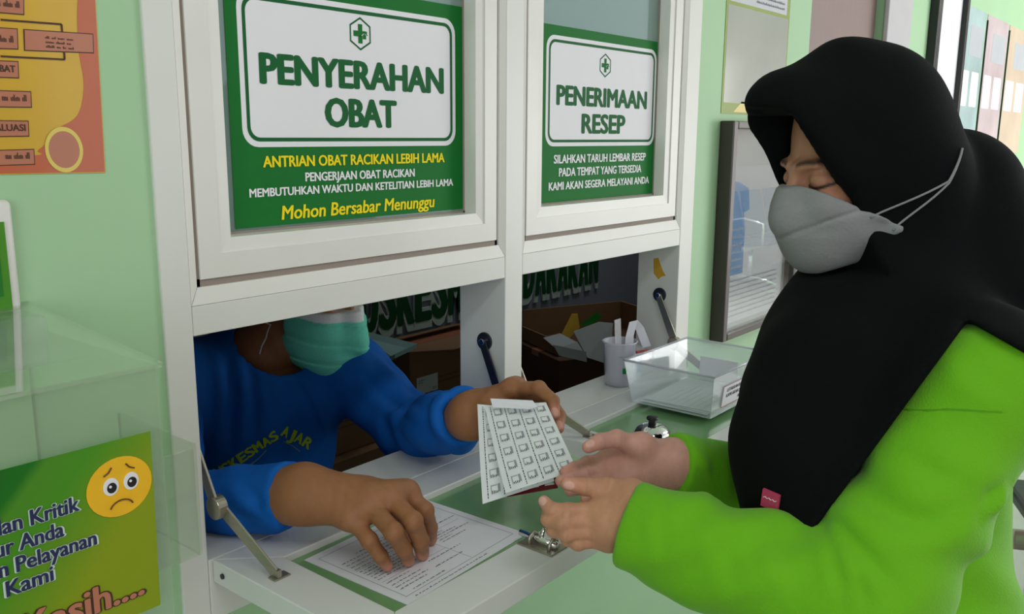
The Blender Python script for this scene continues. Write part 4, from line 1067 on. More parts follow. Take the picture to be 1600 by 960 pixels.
def vnormals(V, Q):
    n = np.cross(V[Q[:, 2]]-V[Q[:, 0]], V[Q[:, 3]]-V[Q[:, 1]]); N = np.zeros((len(V), 3))
    for i in range(4): np.add.at(N, Q[:, i], n)
    return N/(np.linalg.norm(N, axis=1)[:, None]+1e-12)
def fold(V, Q, paths):
    """press cloth folds into a garment: each path = (points near the surface, height, width)"""
    bv = BVHTree.FromPolygons([Vector(v) for v in V.astype(float)], [tuple(int(i) for i in q) for q in Q])
    V = V.astype(float).copy(); N = vnormals(V, Q); O = np.zeros(len(V)); e = Vector((0, -0.90, 1.436))
    for pts, amp, wd in paths:
        hp = []
        for p in pts:
            d = (Vector(p)-e).normalized(); h_ = bv.ray_cast(e, d)
            if h_[0] is not None: hp.append(np.array(h_[0]))
        if len(hp) < 2: continue
        best = np.full(len(V), 9.0); sg = np.zeros(len(V)); tp = np.zeros(len(V)); L = len(hp)-1
        for k in range(L):
            a, b = hp[k], hp[k+1]; s = b-a; t = np.clip(((V-a)@s)/(s@s), 0, 1); q = V-a-t[:, None]*s
            d = np.linalg.norm(q, axis=1); m = d < best; best[m] = d[m]; tp[m] = ((k+t)/L)[m]
            side = np.einsum('ij,ij->i', np.cross(N, s/np.linalg.norm(s)), q); sg[m] = np.sign(side)[m]
        x = best*sg/wd; ends = np.sin(np.pi*np.clip(0.06+0.88*tp, 0, 1))**0.6
        O += amp*ends*(np.exp(-x*x)-0.9*np.exp(-((x-1.5)/0.75)**2))
    return (V+N*O[:, None]).astype(F4)
SKIN = attr_mat('skin', 0.5, 0.1)
# ---- the woman in the black hijab
wf = (-0.80, 0.60, 0.0)
Mw = frame(wf, 14, 0)
SW = 0.90; SC[id(Mw)] = SW
eye = np.array((0.9832, -0.5336, 1.3853))
Hw = eye-np.array((0.0865, 0.031, 0.0))@Mw*SW
body_f = np.array((-0.63, 0.77, 0.0)); body_f /= np.linalg.norm(body_f); body_l = np.array((-body_f[1], body_f[0], 0))
NW = np.array((1.125, -0.615, 1.235))            # base of the neck
LS = np.array((0.9778, -0.7264, 1.1851)); RS = np.array((1.275, -0.510, 1.190))
LE = np.array((0.8559, -0.6600, 0.9691)); LC = np.array((0.7960, -0.4203, 1.0100))
RE = np.array((1.1515, -0.4736, 0.9457)); RC_ = np.array((0.9577, -0.3825, 1.0177))
woman = empty('person', (1.115, -0.64, 0.0), 'woman in a black hijab, grey mask and lime green shirt reaching for the tablets', 'person')
wbase = np.array((1.115, -0.64, 0.0))
SKW = rgb(196, 142, 112); SKWP = rgb(206, 152, 138); TIPW = rgb(214, 150, 136); NAILW = rgb(226, 176, 164)

# hands: each chain knuckle, middle joint, end joint, tip
wl = dict(wrist=(0.8066, -0.4401, 1.0144), elbow=tuple(LE), show=0.42, side=(0, 0, 1.0), dorsal=(-0.75, -0.66, 0.1),
          thumb=[(0.8109, -0.4142, 1.0369), (0.8041, -0.3885, 1.0406), (0.7877, -0.3680, 1.0418), (0.7715, -0.3544, 1.0472)],
          index=[(0.7875, -0.3948, 1.0223), (0.7567, -0.3682, 1.0222), (0.7459, -0.3514, 1.0233), (0.7483, -0.3396, 1.0291)],
          middle=[(0.7813, -0.3966, 1.0127), (0.7470, -0.3676, 1.0117), (0.7448, -0.3488, 1.0115), (0.7592, -0.3370, 1.0131)],
          ring=[(0.7810, -0.3997, 1.0015), (0.7480, -0.3724, 1.0005), (0.7481, -0.3537, 0.9986), (0.7641, -0.3437, 1.0008)],
          little=[(0.7864, -0.4034, 0.9899), (0.7579, -0.3805, 0.9879), (0.7584, -0.3652, 0.9868), (0.7705, -0.3556, 0.9879)])
wr = dict(wrist=(0.9613, -0.3859, 1.0209), elbow=tuple(RE), show=0.42, side=(0, 0, 1.0), dorsal=(0.3, 0.75, -0.5),
          nail_thumb=(-0.5, -0.4, 0.75),
          thumb=[(0.9262, -0.3585, 1.0484), (0.9002, -0.3384, 1.0619), (0.8785, -0.3279, 1.0620), (0.8600, -0.3225, 1.0584)],
          index=[(0.9163, -0.3206, 1.0274), (0.8920, -0.3006, 1.0218), (0.8731, -0.2940, 1.0198), (0.8564, -0.2901, 1.0186)],
          middle=[(0.9104, -0.3248, 1.0164), (0.8767, -0.3084, 1.0138), (0.8570, -0.3007, 1.0127), (0.8402, -0.2960, 1.0133)],
          ring=[(0.9033, -0.3345, 1.0089), (0.8720, -0.3216, 1.0050), (0.8534, -0.3151, 1.0041), (0.8377, -0.3117, 1.0049)],
          little=[(0.8999, -0.3483, 1.0033), (0.8713, -0.3385, 0.9997), (0.8547, -0.3344, 0.9989), (0.8428, -0.3312, 0.9986)])
parts = []; tints = []
for h, bs in ((wl, SKW), (wr, SKWP)):
    V, Q = hand_mesh(h, 1.0); parts.append((V, Q)); tints.append(hand_tint(V, h, bs, TIPW, NAILW, 1.0))
hw = inframe(head_sdf(True), Hw, Mw)
neck = union(0.02, rc(towld((-0.025, 0, -0.06), Hw, Mw), NW, 0.052, 0.056))
fb = union(0.03, hw, neck)
lo, hi = bounds([Hw, towld((0.11, 0, 0), Hw, Mw), towld((0, 0, 0.12), Hw, Mw), NW], 0.07)
lo = np.minimum(lo, Hw-0.125); hi = np.maximum(hi, Hw+0.125)
V, Q = sdf_mesh(fb, lo, hi, 0.0022); V = relax(V, Q, 1)
parts.append((V, Q)); tints.append(face_tint((V-Hw)@Mw.T/SW, rgb(186, 132, 108), True))
# trunk and legs under the clothes
HP = np.array((1.115, -0.64, 0.84))
tr = union(0.06, rc(NW+(0, 0, -0.05), HP, 0.085, 0.10), rc(LS, RS, 0.04, 0.04), rc(HP+body_l*0.08, HP+body_l*0.09+(0, 0, -0.76), 0.075, 0.045), rc(HP-body_l*0.08, HP-body_l*0.09+(0, 0, -0.76), 0.075, 0.045))
lo, hi = bounds([NW, LS, RS, HP, HP+(0, 0, -0.78)], 0.16)
parts_t = sdf_mesh(tr, lo, hi, 0.014)
parts.append(parts_t); tints.append(np.tile(np.array(SKW[:3]), (len(parts_t[0]), 1)))
V, Q = join(*parts)
np_obj('body', V-wbase, Q, SKIN, woman, np.concatenate(tints))

# shirt
def arm_sleeve(S_, E_, C_, r0, r1, r2, seed, amp=0.004):
    E_, C_, S_ = vec(E_), vec(C_), vec(S_); n = (C_-E_)/np.linalg.norm(C_-E_)
    up = rc(S_, E_, r0, r1); low = rc(E_, C_+n*0.06, r1, r2)
    low = ripple(low, amp, 62, seed, n+np.array((0.35, -0.3, 0.5))); up = ripple(up, amp*0.8, 45, seed+1, (E_-S_)+np.array((0.1, 0.1, -0.1)))
    d = union(0.03, up, low)
    d = inter(d, half(C_, n), 0.004)
    return ssub(d, rc(C_+n*0.05, C_-n*0.012, r2-0.007, r2-0.012), 0.002)
chest = union(0.07, rc(NW+(0, 0, -0.035), NW+(0, 0, -0.08), 0.09, 0.12),
              rc(LS+(0.0, 0.0, -0.01), RS+(0, 0, -0.01), 0.058, 0.058),
              rc(NW+body_l*0.05+(0, 0, -0.10)+body_f*0.03, HP+body_l*0.04+(0, 0, 0.0), 0.110, 0.105),
              rc(NW-body_l*0.05+(0, 0, -0.10)+body_f*0.03, HP-body_l*0.05+(0, 0, 0.0), 0.110, 0.105),
              rc(NW+body_f*0.075+(0, 0, -0.16), HP+body_f*0.04, 0.085, 0.11),
              rc(HP+body_l*0.04, HP+body_l*0.06+(0, 0, -0.28), 0.11, 0.15), rc(HP-body_l*0.05, HP-body_l*0.06+(0, 0, -0.28), 0.11, 0.15))
chest = ripple(chest, 0.010, 34, 5, (0.3, 0.2, 0.1))
chest = inter(chest, half(HP+(0, 0, -0.30), (0, 0, -1)), 0.006)
sl = arm_sleeve(LS, LE, LC, 0.066, 0.070, 0.047, 11, 0.007)
sr = arm_sleeve(RS, RE, RC_, 0.066, 0.060, 0.041, 17, 0.004)
shirt = union(0.035, chest, sl); shirt = union(0.03, shirt, sr)
lo, hi = bounds([NW+(0, 0, 0.05), LS, RS, LE, LC, RE, RC_, HP+(0, 0, -0.30), HP], 0.20)
V, Q = sdf_mesh(shirt, lo, hi, 0.0058); V = relax(V, Q, 2)
V = fold(V, Q, [([(0.8548, -0.6207, 1.0392), (0.8659, -0.6439, 1.0086), (0.8790, -0.6689, 0.9800)], 0.006, 0.010), ([(0.8430, -0.6050, 1.0429), (0.8483, -0.6203, 1.0148), (0.8488, -0.6329, 0.9764)], 0.004, 0.009),
    ([(0.8170, -0.5740, 1.0401), (0.8122, -0.5781, 1.0080), (0.8171, -0.5930, 0.9793)], 0.003, 0.011), ([(0.8714, -0.6348, 1.0598), (0.8981, -0.6764, 1.0313), (0.9286, -0.7148, 1.0285), (0.9556, -0.7389, 1.0576)], 0.005, 0.014),
    ([(0.9065, -0.6648, 1.1018), (0.9254, -0.6959, 1.0764), (0.9508, -0.7301, 1.0671)], 0.003, 0.014), ([(0.9623, -0.7461, 1.0608), (0.9750, -0.7566, 1.0770), (0.9879, -0.7679, 1.0918)], 0.006, 0.009),
    ([(0.8586, -0.6330, 1.0149), (0.8620, -0.6430, 0.9958), (0.8618, -0.6518, 0.9670)], 0.004, 0.007), ([(0.7868, -0.5310, 1.0589), (0.7749, -0.5284, 1.0204), (0.7765, -0.5443, 0.9756)], 0.0025, 0.012),
    ([(0.7504, -0.4805, 1.0777), (0.7415, -0.4796, 1.0456), (0.7387, -0.4881, 1.0072)], 0.002, 0.008), ([(0.9555, -0.4172, 1.0533), (0.9622, -0.4327, 1.0299), (0.9539, -0.4346, 0.9907)], 0.0025, 0.008),
    ([(0.9744, -0.4379, 1.0613), (0.9779, -0.4507, 1.0340), (0.9736, -0.4576, 0.9948)], 0.0025, 0.008), ([(0.9582, -0.6933, 1.2143), (0.9626, -0.7067, 1.1888), (0.9836, -0.7404, 1.1634)], 0.002, 0.012)])
M['lime'] = mat('lime_green_cotton', rgb(112, 186, 26), 0.8, var=0.05, scale=9, bump=0.25, bscale=420, sheen=0.15, spec=0.2)
shirt_w = np_obj('shirt', V-wbase, Q, M['lime'], woman)
sw_bvh = None
def seam(path, r=0.0011):
    pts = []
    for p in path:
        d = Vector(np.array(p)-np.array((0, -0.90, 1.436))).normalized(); h_ = wsh_bvh.ray_cast(Vector((0, -0.90, 1.436)), d)
        if h_[0] is not None: pts.append(h_[0]-Vector(wbase))
    if len(pts) > 2: MB().tube(pts, r, 5).build('seam', M['limeseam'], shirt_w)
M['limeseam'] = mat('lime_green_thread', rgb(92, 160, 14), 0.85)
wsh_bvh = BVHTree.FromPolygons([Vector(v) for v in V.astype(float)], [tuple(int(i) for i in q) for q in Q])
seam([(0.9155, -0.6569, 1.1627), (0.9257, -0.6696, 1.1622), (0.9380, -0.6849, 1.1617), (0.9506, -0.6999, 1.1631), (0.9629, -0.7152, 1.1626), (0.9751, -0.7305, 1.1614), (0.9857, -0.7438, 1.1609)])
# stitched yoke seam across the upper arm
trs = union(0.03, rc(HP+body_l*0.085+(0, 0, -0.2), HP+body_l*0.095+(0, 0, -0.76), 0.10, 0.075), rc(HP-body_l*0.085+(0, 0, -0.2), HP-body_l*0.095+(0, 0, -0.76), 0.10, 0.075))
trs = inter(trs, half(HP+(0, 0, -0.78), (0, 0, -1)), 0.004)
lo, hi = bounds([HP+(0, 0, -0.1), HP+(0, 0, -0.80)], 0.26)
V, Q = sdf_mesh(trs, lo, hi, 0.012); V = relax(V, Q, 1)
np_obj('trousers', V-wbase, Q, mat('black_trousers', rgb(30, 30, 34), 0.85), woman)
for s in (-1, 1):
    c = np.array((HP[0], HP[1], 0))+body_l*0.095*s
    so = union(0.02, rc(c+(0, 0, 0.04), c+body_f*0.13+(0, 0, 0.032), 0.045, 0.036)); so = inter(so, half((0, 0, 0.002), (0, 0, -1)), 0.003)
    lo, hi = bounds([c, c+body_f*0.15], 0.06); V, Q = sdf_mesh(so, lo, hi, 0.007)
    np_obj('shoe', V-wbase, Q, M['blackvinyl'], woman)

# hijab
hs = head_sdf(True)
dome = union(0.035, rc((0.010, 0, 0.120), (0.096, 0, 0.103), 0.036, 0.027), ell((-0.012, 0, 0.040), (0.112, 0.095, 0.112)), ell((0.028, 0, -0.022), (0.075, 0.073, 0.100)),
             rc((0.074, -0.026, 0.092), (0.074, 0.026, 0.092), 0.034, 0.034), rc((0.100, -0.014, 0.104), (0.100, 0.014, 0.104), 0.022, 0.022), rc((0.106, 0.0, 0.105), (0.123, 0.0, 0.107), 0.018, 0.011),
             ell((-0.050, 0, -0.03), (0.085, 0.088, 0.10)),
             *[rc((0.055, s*0.052, 0.010), (0.098, s*0.040, 0.078), 0.017, 0.017) for s in (-1, 1)])
throat = rc((0.020, 0, -0.112), (-0.03, 0, -0.20), 0.062, 0.085)
shell = union(0.04, dome, throat)
# opening: everything ahead of a slanting edge, above the chin
def edge(P):
    a, b, c = P[:, 0], P[:, 1], P[:, 2]
    e = 0.0515+np.maximum(c+0.050, -0.008)*0.47+0.45*np.maximum(-b-0.01, 0)
    e = np.where(c > 0.100, e+(c-0.100)*3.0, e)
    cut = a-e                              # positive ahead of the edge
    return -np.maximum(np.maximum(-cut, -(c+0.122)), np.abs(b)-0.20)
shell = ssub(shell, lambda P: -edge(P), 0.004)
shell = ssub(shell, lambda P: hs(P)-0.0022, 0.003)
def hollow(P):
    a, b, c = P[:, 0], np.abs(P[:, 1]), P[:, 2]
    return np.maximum(np.maximum(b-0.046-0.10*np.maximum(0.07-a, 0), c-0.083-0.25*(a-0.09)), 0.035-a)
shell = ssub(shell, hollow, 0.008)
shellw = inframe(shell, Hw, Mw)
nb = towld((-0.055, 0, -0.06), Hw, Mw)
drape = union(0.045, rc(nb, NW+(0, 0, -0.01), 0.078, 0.10),
              rc(NW+(0, 0, -0.03), np.array((1.0177, -0.5736, 1.1595)), 0.095, 0.080),
              rc(np.array((1.0425, -0.5767, 1.2477)), np.array((0.9933, -0.5675, 1.1864)), 0.066, 0.072),
              rc(np.array((0.9933, -0.5675, 1.1864)), np.array((0.9444, -0.5592, 1.0977)), 0.072, 0.072),
              rc(np.array((0.9444, -0.5592, 1.0977)), np.array((0.9190, -0.5803, 0.9819)), 0.072, 0.066))
lump = rc(np.array((1.1790, -0.6284, 1.3608)), np.array((1.1580, -0.6716, 1.2431)), 0.086, 0.105)
cape = lambda P: chest(P)-0.016
arms_top = union(0.02, rc(LS, LE, 0.084, 0.082), rc(RS, RE, 0.078, 0.074))
cape = union(0.04, cape, arms_top)
drape = union(0.05, drape, cape)
A1 = np.array((0.9196, -0.5874, 0.9609)); B1_ = np.array((0.9771, -0.7045, 1.2529)); C1_ = np.array((0.9305, -0.6152, 1.0965))
# the hem falls in one slanting line from the left shoulder to the front tip, and drops again behind the shoulder
n1 = np.array((0.0920, -0.8869, -0.4526)); n2 = np.array((-0.2476, 0.4100, -0.8778))
SH = np.array((0.9769, -0.7046, 1.2517))  # where the hem crosses the shoulder
h1 = half(SH, n1); h2 = half(SH, n2); h3 = half((0, 0, A1[2]), (0, 0, -1))
hem = lambda P: np.maximum(np.minimum(h1(P), h2(P)), h3(P))
BK = NW-body_f*0.17+np.array((0, 0, -0.12)); B2 = B1_-2*np.dot(B1_-NW, body_l)*body_l
drape = ripple(drape, 0.006, 26, 33, (0.6, 0.1, 0.15))
drape = inter(drape, hem, 0.006)
hij = union(0.03, shellw, drape); hij = union(0.012, hij, inter(lump, hem, 0.006))
# keep the cloth off the face opening
hij = ssub(hij, lambda P: hw(P)-0.002, 0.002)
openw = inframe(lambda P: -edge(P), Hw, Mw)
hij = ssub(hij, openw, 0.004); hij = ssub(hij, inframe(lambda P: np.maximum(hollow(P), -(P[:, 2]+0.03)), Hw, Mw), 0.006)
lo, hi = bounds([Hw, NW, np.array((0.9041, -0.5024, 1.0956)), A1, B1_, B2, BK, np.array((1.1823, -0.7238, 1.2229))], 0.135)
lo[2] = A1[2]-0.03
V, Q = sdf_mesh(hij, lo, hi, 0.0042); V = relax(V, Q, 2)
M['black'] = mat('black_jersey', rgb(9, 11, 13), 0.9, var=0.1, bump=0.15, bscale=500, spec=0.14)
hj = np_obj('hijab', V-wbase, Q, M['black'], woman)
hij_V, hij_Q = V, Q

def bvh_of(V, Q): return BVHTree.FromPolygons([Vector(v) for v in V.astype(float)], [tuple(int(i) for i in q) for q in Q])
def drop(bvh, p, d, off):
    hit = bvh.ray_cast(Vector(p), Vector(d))
    return None if hit[0] is None else hit[0]-Vector(d)*off
# pink woven tag near the hem
hb = bvh_of(hij_V, hij_Q)
# mask of the woman: four-panel folded shape
fm = ell((0.052, 0, -0.055), (0.068, 0.064, 0.072))
noseb = rc((0.092, 0, 0.002), (0.117, 0, -0.046), 0.010, 0.016)
wings = [rc((0.050, s*0.050, -0.050), (0.022, s*0.081, -0.047), 0.013, 0.012) for s in (-1, 1)]+[rc((0.045, s*0.050, -0.072), (0.010, s*0.079, -0.075), 0.013, 0.012) for s in (-1, 1)]
mk = union(0.02, lambda P: hs(P)-0.0045, *wings, union(0.03, fm, noseb, ell((0.082, 0, -0.086), (0.032, 0.036, 0.034))))
def mask_region(P):
    a, b, c = P[:, 0], np.abs(P[:, 1]), P[:, 2]
    top = c-(-0.001-0.78*np.maximum(0.100-a, 0))
    bot = (-0.120+0.30*np.maximum(b-0.02, 0))-c
    # notched side: two rounded tabs
    side = (0.030-0.010*np.exp(-((c+0.049)/0.009)**2)-0.019*np.exp(-((c+0.073)/0.010)**2)+0.25*np.maximum(-0.085-c, 0))-a
    return np.maximum(np.maximum(top, bot), side)
mk = inter(mk, mask_region, 0.003)
def creased(P):
    c = P[:, 2]; b = np.abs(P[:, 1]); d = mk(P)
    s1_ = np.exp(-((c-(-0.066+0.36*b-0.6*np.maximum(0.05-P[:, 0], 0)))/0.0022)**2); s2_ = np.exp(-((c-(-0.030+0.2*b))/0.004)**2)
    return d+0.0026*s1_+0.0008*s2_
mkw = inframe(creased, Hw, Mw)
lo, hi = bounds([Hw+d for d in ((-0.15, -0.15, -0.18), (0.15, 0.15, 0.06))], 0.0)
V, Q = sdf_mesh(mkw, lo, hi, 0.0021); V = relax(V, Q, 1)
M['greymask'] = mat('grey_mask_cloth', rgb(142, 142, 146), 0.85, var=0.05, scale=30, bump=0.2, bscale=300)
mw = np_obj('face_mask', V-wbase, Q, M['greymask'], woman)
mask_bvh = bvh_of(V, Q)
for s in (1, -1):
    for way in (((0.046, -0.052), (-0.050, -0.030), (-0.083, 0.002)), ((0.024, -0.073), (-0.050, -0.032), (-0.080, -0.001))):
        pts = []
        for t in np.linspace(0, 2, 15):
            k = min(int(t), 1); u_ = t-k
            a = way[k][0]+(way[k+1][0]-way[k][0])*u_; c = way[k][1]+(way[k+1][1]-way[k][1])*u_
            p = towld((a, s*0.3, c), Hw, Mw); d = -s*Mw[1]
            q_ = drop(hb, p, d, 0.0014); q2_ = drop(mask_bvh, p, d, 0.001)
            if q2_ is not None and t < 0.3 and (q_ is None or (Vector(p)-q2_).length < (Vector(p)-q_).length): q_ = q2_
            if q_ is not None: pts.append(q_-Vector(wbase))
        if len(pts) > 2: MB().tube(pts, 0.0013, 6).build('ear_loop', M['greymask'], mw, smooth=True)
# tag
cp_ = np.array((0.4578, -0.7183, 1.2335)); dr = np.array((0.9157, -0.5366, 1.0310))-np.array((0, -0.90, 1.436))
dr = dr/np.linalg.norm(dr)
hit = hb.ray_cast(Vector((0, -0.90, 1.436)), Vector(dr))
if hit[0] is not None:
    n_ = hit[1]; n_ = n_ if n_.dot(Vector(dr)) < 0 else -n_
    ux = Vector((0, 0, 1)).cross(n_).normalized(); uy = n_.cross(ux)
    tg = Plane(hit[0]-Vector(wbase)+n_*0.003, ux*math.cos(-0.1)+uy*math.sin(-0.1), uy*math.cos(-0.1)-ux*math.sin(-0.1))
    tgo = flat('woven_tag', M['pink'], hj, tg, [(-0.010, -0.010), (0.010, -0.010), (0.010, 0.010), (-0.010, 0.010)], 0.001, 0.003)
    MB().tube([tg.at(-0.008+0.0022*i, 0.001+0.0014*(i % 2), 0.0012) for i in range(8)], 0.0004, 5).build('tag_script', M['signwhite'], tgo)

# small gold pin under the chin
_e = Vector((0, -0.90, 1.436)); hit = hb.ray_cast(_e, (Vector((1.0140, -0.5749, 1.2965))-_e).normalized())
if hit[0] is not None:
    pc = hit[0]-Vector(wbase); nn_ = (_e-hit[0]).normalized()
    MB().cyl(pc-nn_*0.001, pc+nn_*0.002, 0.0028, 12, 0.002).build('hijab_pin', mat('gold_pin', rgb(190, 150, 70), 0.25, 0.9), hj)
# ---- the man in the blue shirt behind the hatch
man = empty('person', (0.90, 0.42, 0.0), 'man in a royal blue shirt and green surgical mask serving from behind the hatch', 'person')
mbase = np.array((0.90, 0.42, 0.0))
SKM = rgb(154, 104, 70); TIPM = rgb(206, 140, 120); NAILM = rgb(216, 160, 142)
mf = (0.20, -0.98, 0.0); Mm = frame(mf, 12, 0); SM = 1.10; SC[id(Mm)] = SM
nose = np.array((1.0010, 0.2620, 1.0872)); Hm = nose-np.array((0.120, 0, -0.034))@Mm*SM
NM = np.array((0.905, 0.435, 1.055))
SRm = np.array((0.715, 0.43, 1.03)); SLm = np.array((1.0287, 0.3150, 0.9972))
ERm = np.array((0.575, 0.175, 0.935)); ELm = np.array((1.0000, 0.1238, 0.9441))
WRm = np.array((0.6324, -0.0553, 0.9980)); WLm = np.array((0.9036, -0.0915, 1.0387))
CRm = WRm+(ERm-WRm)/np.linalg.norm(ERm-WRm)*0.020; CLm = WLm+(ELm-WLm)/np.linalg.norm(ELm-WLm)*0.022
mr = dict(wrist=tuple(WRm), elbow=tuple(ERm), show=0.45, side=(0.6, 0.5, 0.6), dorsal=(0, -0.35, 0.94),
          thumb=[(0.6599, -0.0896, 0.9850), (0.7047, -0.1071, 0.9680), (0.7245, -0.1256, 0.9500), (0.7287, -0.1441, 0.9340)],
          index=[(0.7105, -0.1552, 1.0000), (0.7128, -0.1847, 0.9850), (0.7292, -0.1767, 0.9550), (0.7428, -0.1653, 0.9310)],
          middle=[(0.6830, -0.1550, 1.0040), (0.6759, -0.2025, 0.9900), (0.6916, -0.1988, 0.9580), (0.7077, -0.1855, 0.9310)],
          ring=[(0.6620, -0.1439, 0.9980), (0.6488, -0.1986, 0.9850), (0.6681, -0.1947, 0.9550), (0.6851, -0.1842, 0.9310)],
          little=[(0.6431, -0.1307, 0.9860), (0.6399, -0.1665, 0.9680), (0.6493, -0.1753, 0.9470), (0.6596, -0.1747, 0.9305)])
ml = dict(wrist=tuple(WLm), elbow=tuple(ELm), show=0.45, side=(0.3, 0, 0.9), dorsal=(-0.2, -0.5, 0.85),
          nail_index=(-0.75, -0.6, 0.25), nail_middle=(-0.75, -0.6, 0.25),
          thumb=[(0.8990, -0.1292, 1.0553), (0.8982, -0.1590, 1.0599), (0.9041, -0.1825, 1.0597), (0.9099, -0.2012, 1.0586)],
          index=[(0.9233, -0.1496, 1.0855), (0.9242, -0.1962, 1.0951), (0.9222, -0.2219, 1.0825), (0.9150, -0.2307, 1.0672)],
          middle=[(0.9469, -0.1375, 1.0778), (0.9571, -0.1872, 1.0720), (0.9481, -0.2142, 1.0537), (0.9334, -0.2242, 1.0412)],
          ring=[(0.9550, -0.1239, 1.0599), (0.9659, -0.1696, 1.0493), (0.9545, -0.1967, 1.0314), (0.9363, -0.2059, 1.0234)],
          little=[(0.9556, -0.1140, 1.0422), (0.9621, -0.1495, 1.0316), (0.9555, -0.1735, 1.0165), (0.9427, -0.1834, 1.0070)])
parts = []; tints = []
for h, hs_ in ((mr, 1.2), (ml, 1.06)):
    V, Q = hand_mesh(h, hs_); parts.append((V, Q)); tints.append(hand_tint(V, h, SKM, TIPM, NAILM, hs_))
hm = inframe(head_sdf(False), Hm, Mm)
fb = union(0.03, hm, union(0.02, rc(towld((-0.03, 0, -0.06), Hm, Mm), NM+(0, -0.01, -0.01), 0.056, 0.062)))
lo, hi = bounds([Hm, towld((0.11, 0, 0), Hm, Mm), NM], 0.07); lo = np.minimum(lo, Hm-0.145); hi = np.maximum(hi, Hm+0.145)
V, Q = sdf_mesh(fb, lo, hi, 0.0026); V = relax(V, Q, 1)
parts.append((V, Q)); tints.append(face_tint((V-Hm)@Mm.T/SM, SKM, False))
HM = np.array((0.90, 0.50, 0.58)); KR = np.array((0.80, 0.24, 0.54)); KL = np.array((1.0, 0.24, 0.54))
tr = union(0.06, rc(NM+(0, 0, -0.10), HM, 0.09, 0.10), rc(SRm, (1.00, 0.425, 0.985), 0.04, 0.04), rc(HM+(-0.08, 0, -0.02), KR, 0.07, 0.05), rc(HM+(0.08, 0, -0.02), KL, 0.07, 0.05),
           rc(KR, KR+(0, 0.02, -0.47), 0.05, 0.038), rc(KL, KL+(0, 0.02, -0.47), 0.05, 0.038))
lo, hi = bounds([NM, SRm, SLm, HM, KR+(0, 0, -0.5)], 0.14)
pt = sdf_mesh(tr, lo, hi, 0.014); parts.append(pt); tints.append(np.tile(np.array(SKM[:3]), (len(pt[0]), 1)))
V, Q = join(*parts)
np_obj('body', V-mbase, Q, SKIN, man, np.concatenate(tints))
# hair
hd = union(0.01, ell((-0.018, 0, 0.055), (0.100, 0.082, 0.092)), ell((-0.05, 0, 0.0), (0.058, 0.074, 0.06)))
hd = ssub(hd, ell((0.09, 0, 0.0), (0.07, 0.09, 0.075)), 0.01)
hd = inframe(ripple(hd, 0.003, 160, 3), Hm, Mm)
V, Q = sdf_mesh(hd, Hm-0.15, Hm+0.18, 0.005)
np_obj('hair', V-mbase, Q, mat('black_hair', rgb(18, 16, 15), 0.5, bump=0.6, bscale=200), man)
# shirt
CLS = np.array((1.00, 0.430, 0.970))
mch = union(0.07, rc(SRm, CLS, 0.064, 0.064), rc(NM+(-0.07, 0.01, -0.10), HM+(-0.06, 0, 0), 0.118, 0.13), rc(NM+(0.040, 0.01, -0.10), HM+(0.0, 0, 0), 0.110, 0.115),
            rc(NM+(-0.01, -0.04, -0.13), HM+(-0.03, -0.06, 0), 0.10, 0.11))
_m0 = mch; _m1 = ripple(mch, 0.013, 42, 41, (1.0, 0.15, -0.35))
def mch(P):      # folds die out towards the collar
    f_ = np.clip((1.00-P[:, 2])/0.06, 0, 1); return _m0(P)*(1-f_)+_m1(P)*f_
al_ = union(0.03, rc(CLS, SLm, 0.066, 0.066), arm_sleeve(SLm, ELm, CLm, 0.066, 0.055, 0.043, 51, 0.006)); ar_ = arm_sleeve(SRm, ERm, CRm, 0.068, 0.049, 0.040, 57, 0.005)
ms = union(0.035, mch, al_); ms = union(0.035, ms, ar_)
collar = rc(towld((-0.03, 0, -0.06), Hm, Mm), NM+(0, -0.02, -0.02), 0.060, 0.070)
ms = union(0.03, ms, rc(NM+(0, 0.0, -0.045), NM+(0.008, -0.004, -0.012), 0.088, 0.080))
ms = ssub(ms, rc(towld((-0.02, 0, -0.04), Hm, Mm), NM+(-0.002, -0.040, -0.008), 0.072, 0.070), 0.006)
lo, hi = bounds([SRm, SLm, NM, HM, ERm, CRm, ELm, CLm], 0.16)
V, Q = sdf_mesh(ms, lo, hi, 0.0055); V = relax(V, Q, 2)
V = fold(V, Q, [([(0.7558, 0.3235, 1.0882), (0.7526, 0.3072, 1.0235), (0.7389, 0.2992, 0.9437)], 0.006, 0.012), ([(0.7788, 0.2937, 1.0835), (0.7749, 0.2768, 1.0138), (0.7635, 0.2722, 0.9539)], 0.006, 0.011),
    ([(0.7926, 0.2613, 1.0339), (0.7951, 0.2459, 0.9941), (0.7868, 0.2467, 0.9641)], 0.004, 0.010), ([(0.8344, 0.2101, 1.0343), (0.8396, 0.1944, 1.0045), (0.8433, 0.1775, 0.9648)], 0.004, 0.010),
    ([(0.9844, 0.1951, 1.0599), (1.0022, 0.1601, 1.0175), (1.0430, 0.1018, 0.9913)], 0.005, 0.012), ([(0.9575, 0.2149, 1.0170), (0.9840, 0.1658, 0.9640), (1.0190, 0.1097, 0.9217)], 0.005, 0.012),
    ([(0.9925, 0.1588, 0.9747), (1.0184, 0.1236, 0.9643), (1.0510, 0.0871, 0.9754)], 0.004, 0.010), ([(0.9749, 0.0363, 1.0309), (0.9794, 0.0200, 0.9961), (0.9696, 0.0181, 0.9512)], 0.003, 0.008),
    ([(0.6350, 0.1086, 0.9586), (0.6456, 0.0890, 0.9374), (0.6455, 0.0772, 0.8990)], 0.004, 0.010), ([(0.6733, 0.0669, 0.9761), (0.6772, 0.0530, 0.9463), (0.6671, 0.0534, 0.9078)], 0.003, 0.009)])
M['royal'] = mat('royal_blue_cotton', rgb(14, 96, 184), 0.8, var=0.06, scale=9, bump=0.2, bscale=420, spec=0.2)
msh = np_obj('shirt', V-mbase, Q, M['royal'], man)
mshV, mshQ = V, Q
mb_bvh = bvh_of(V, Q)
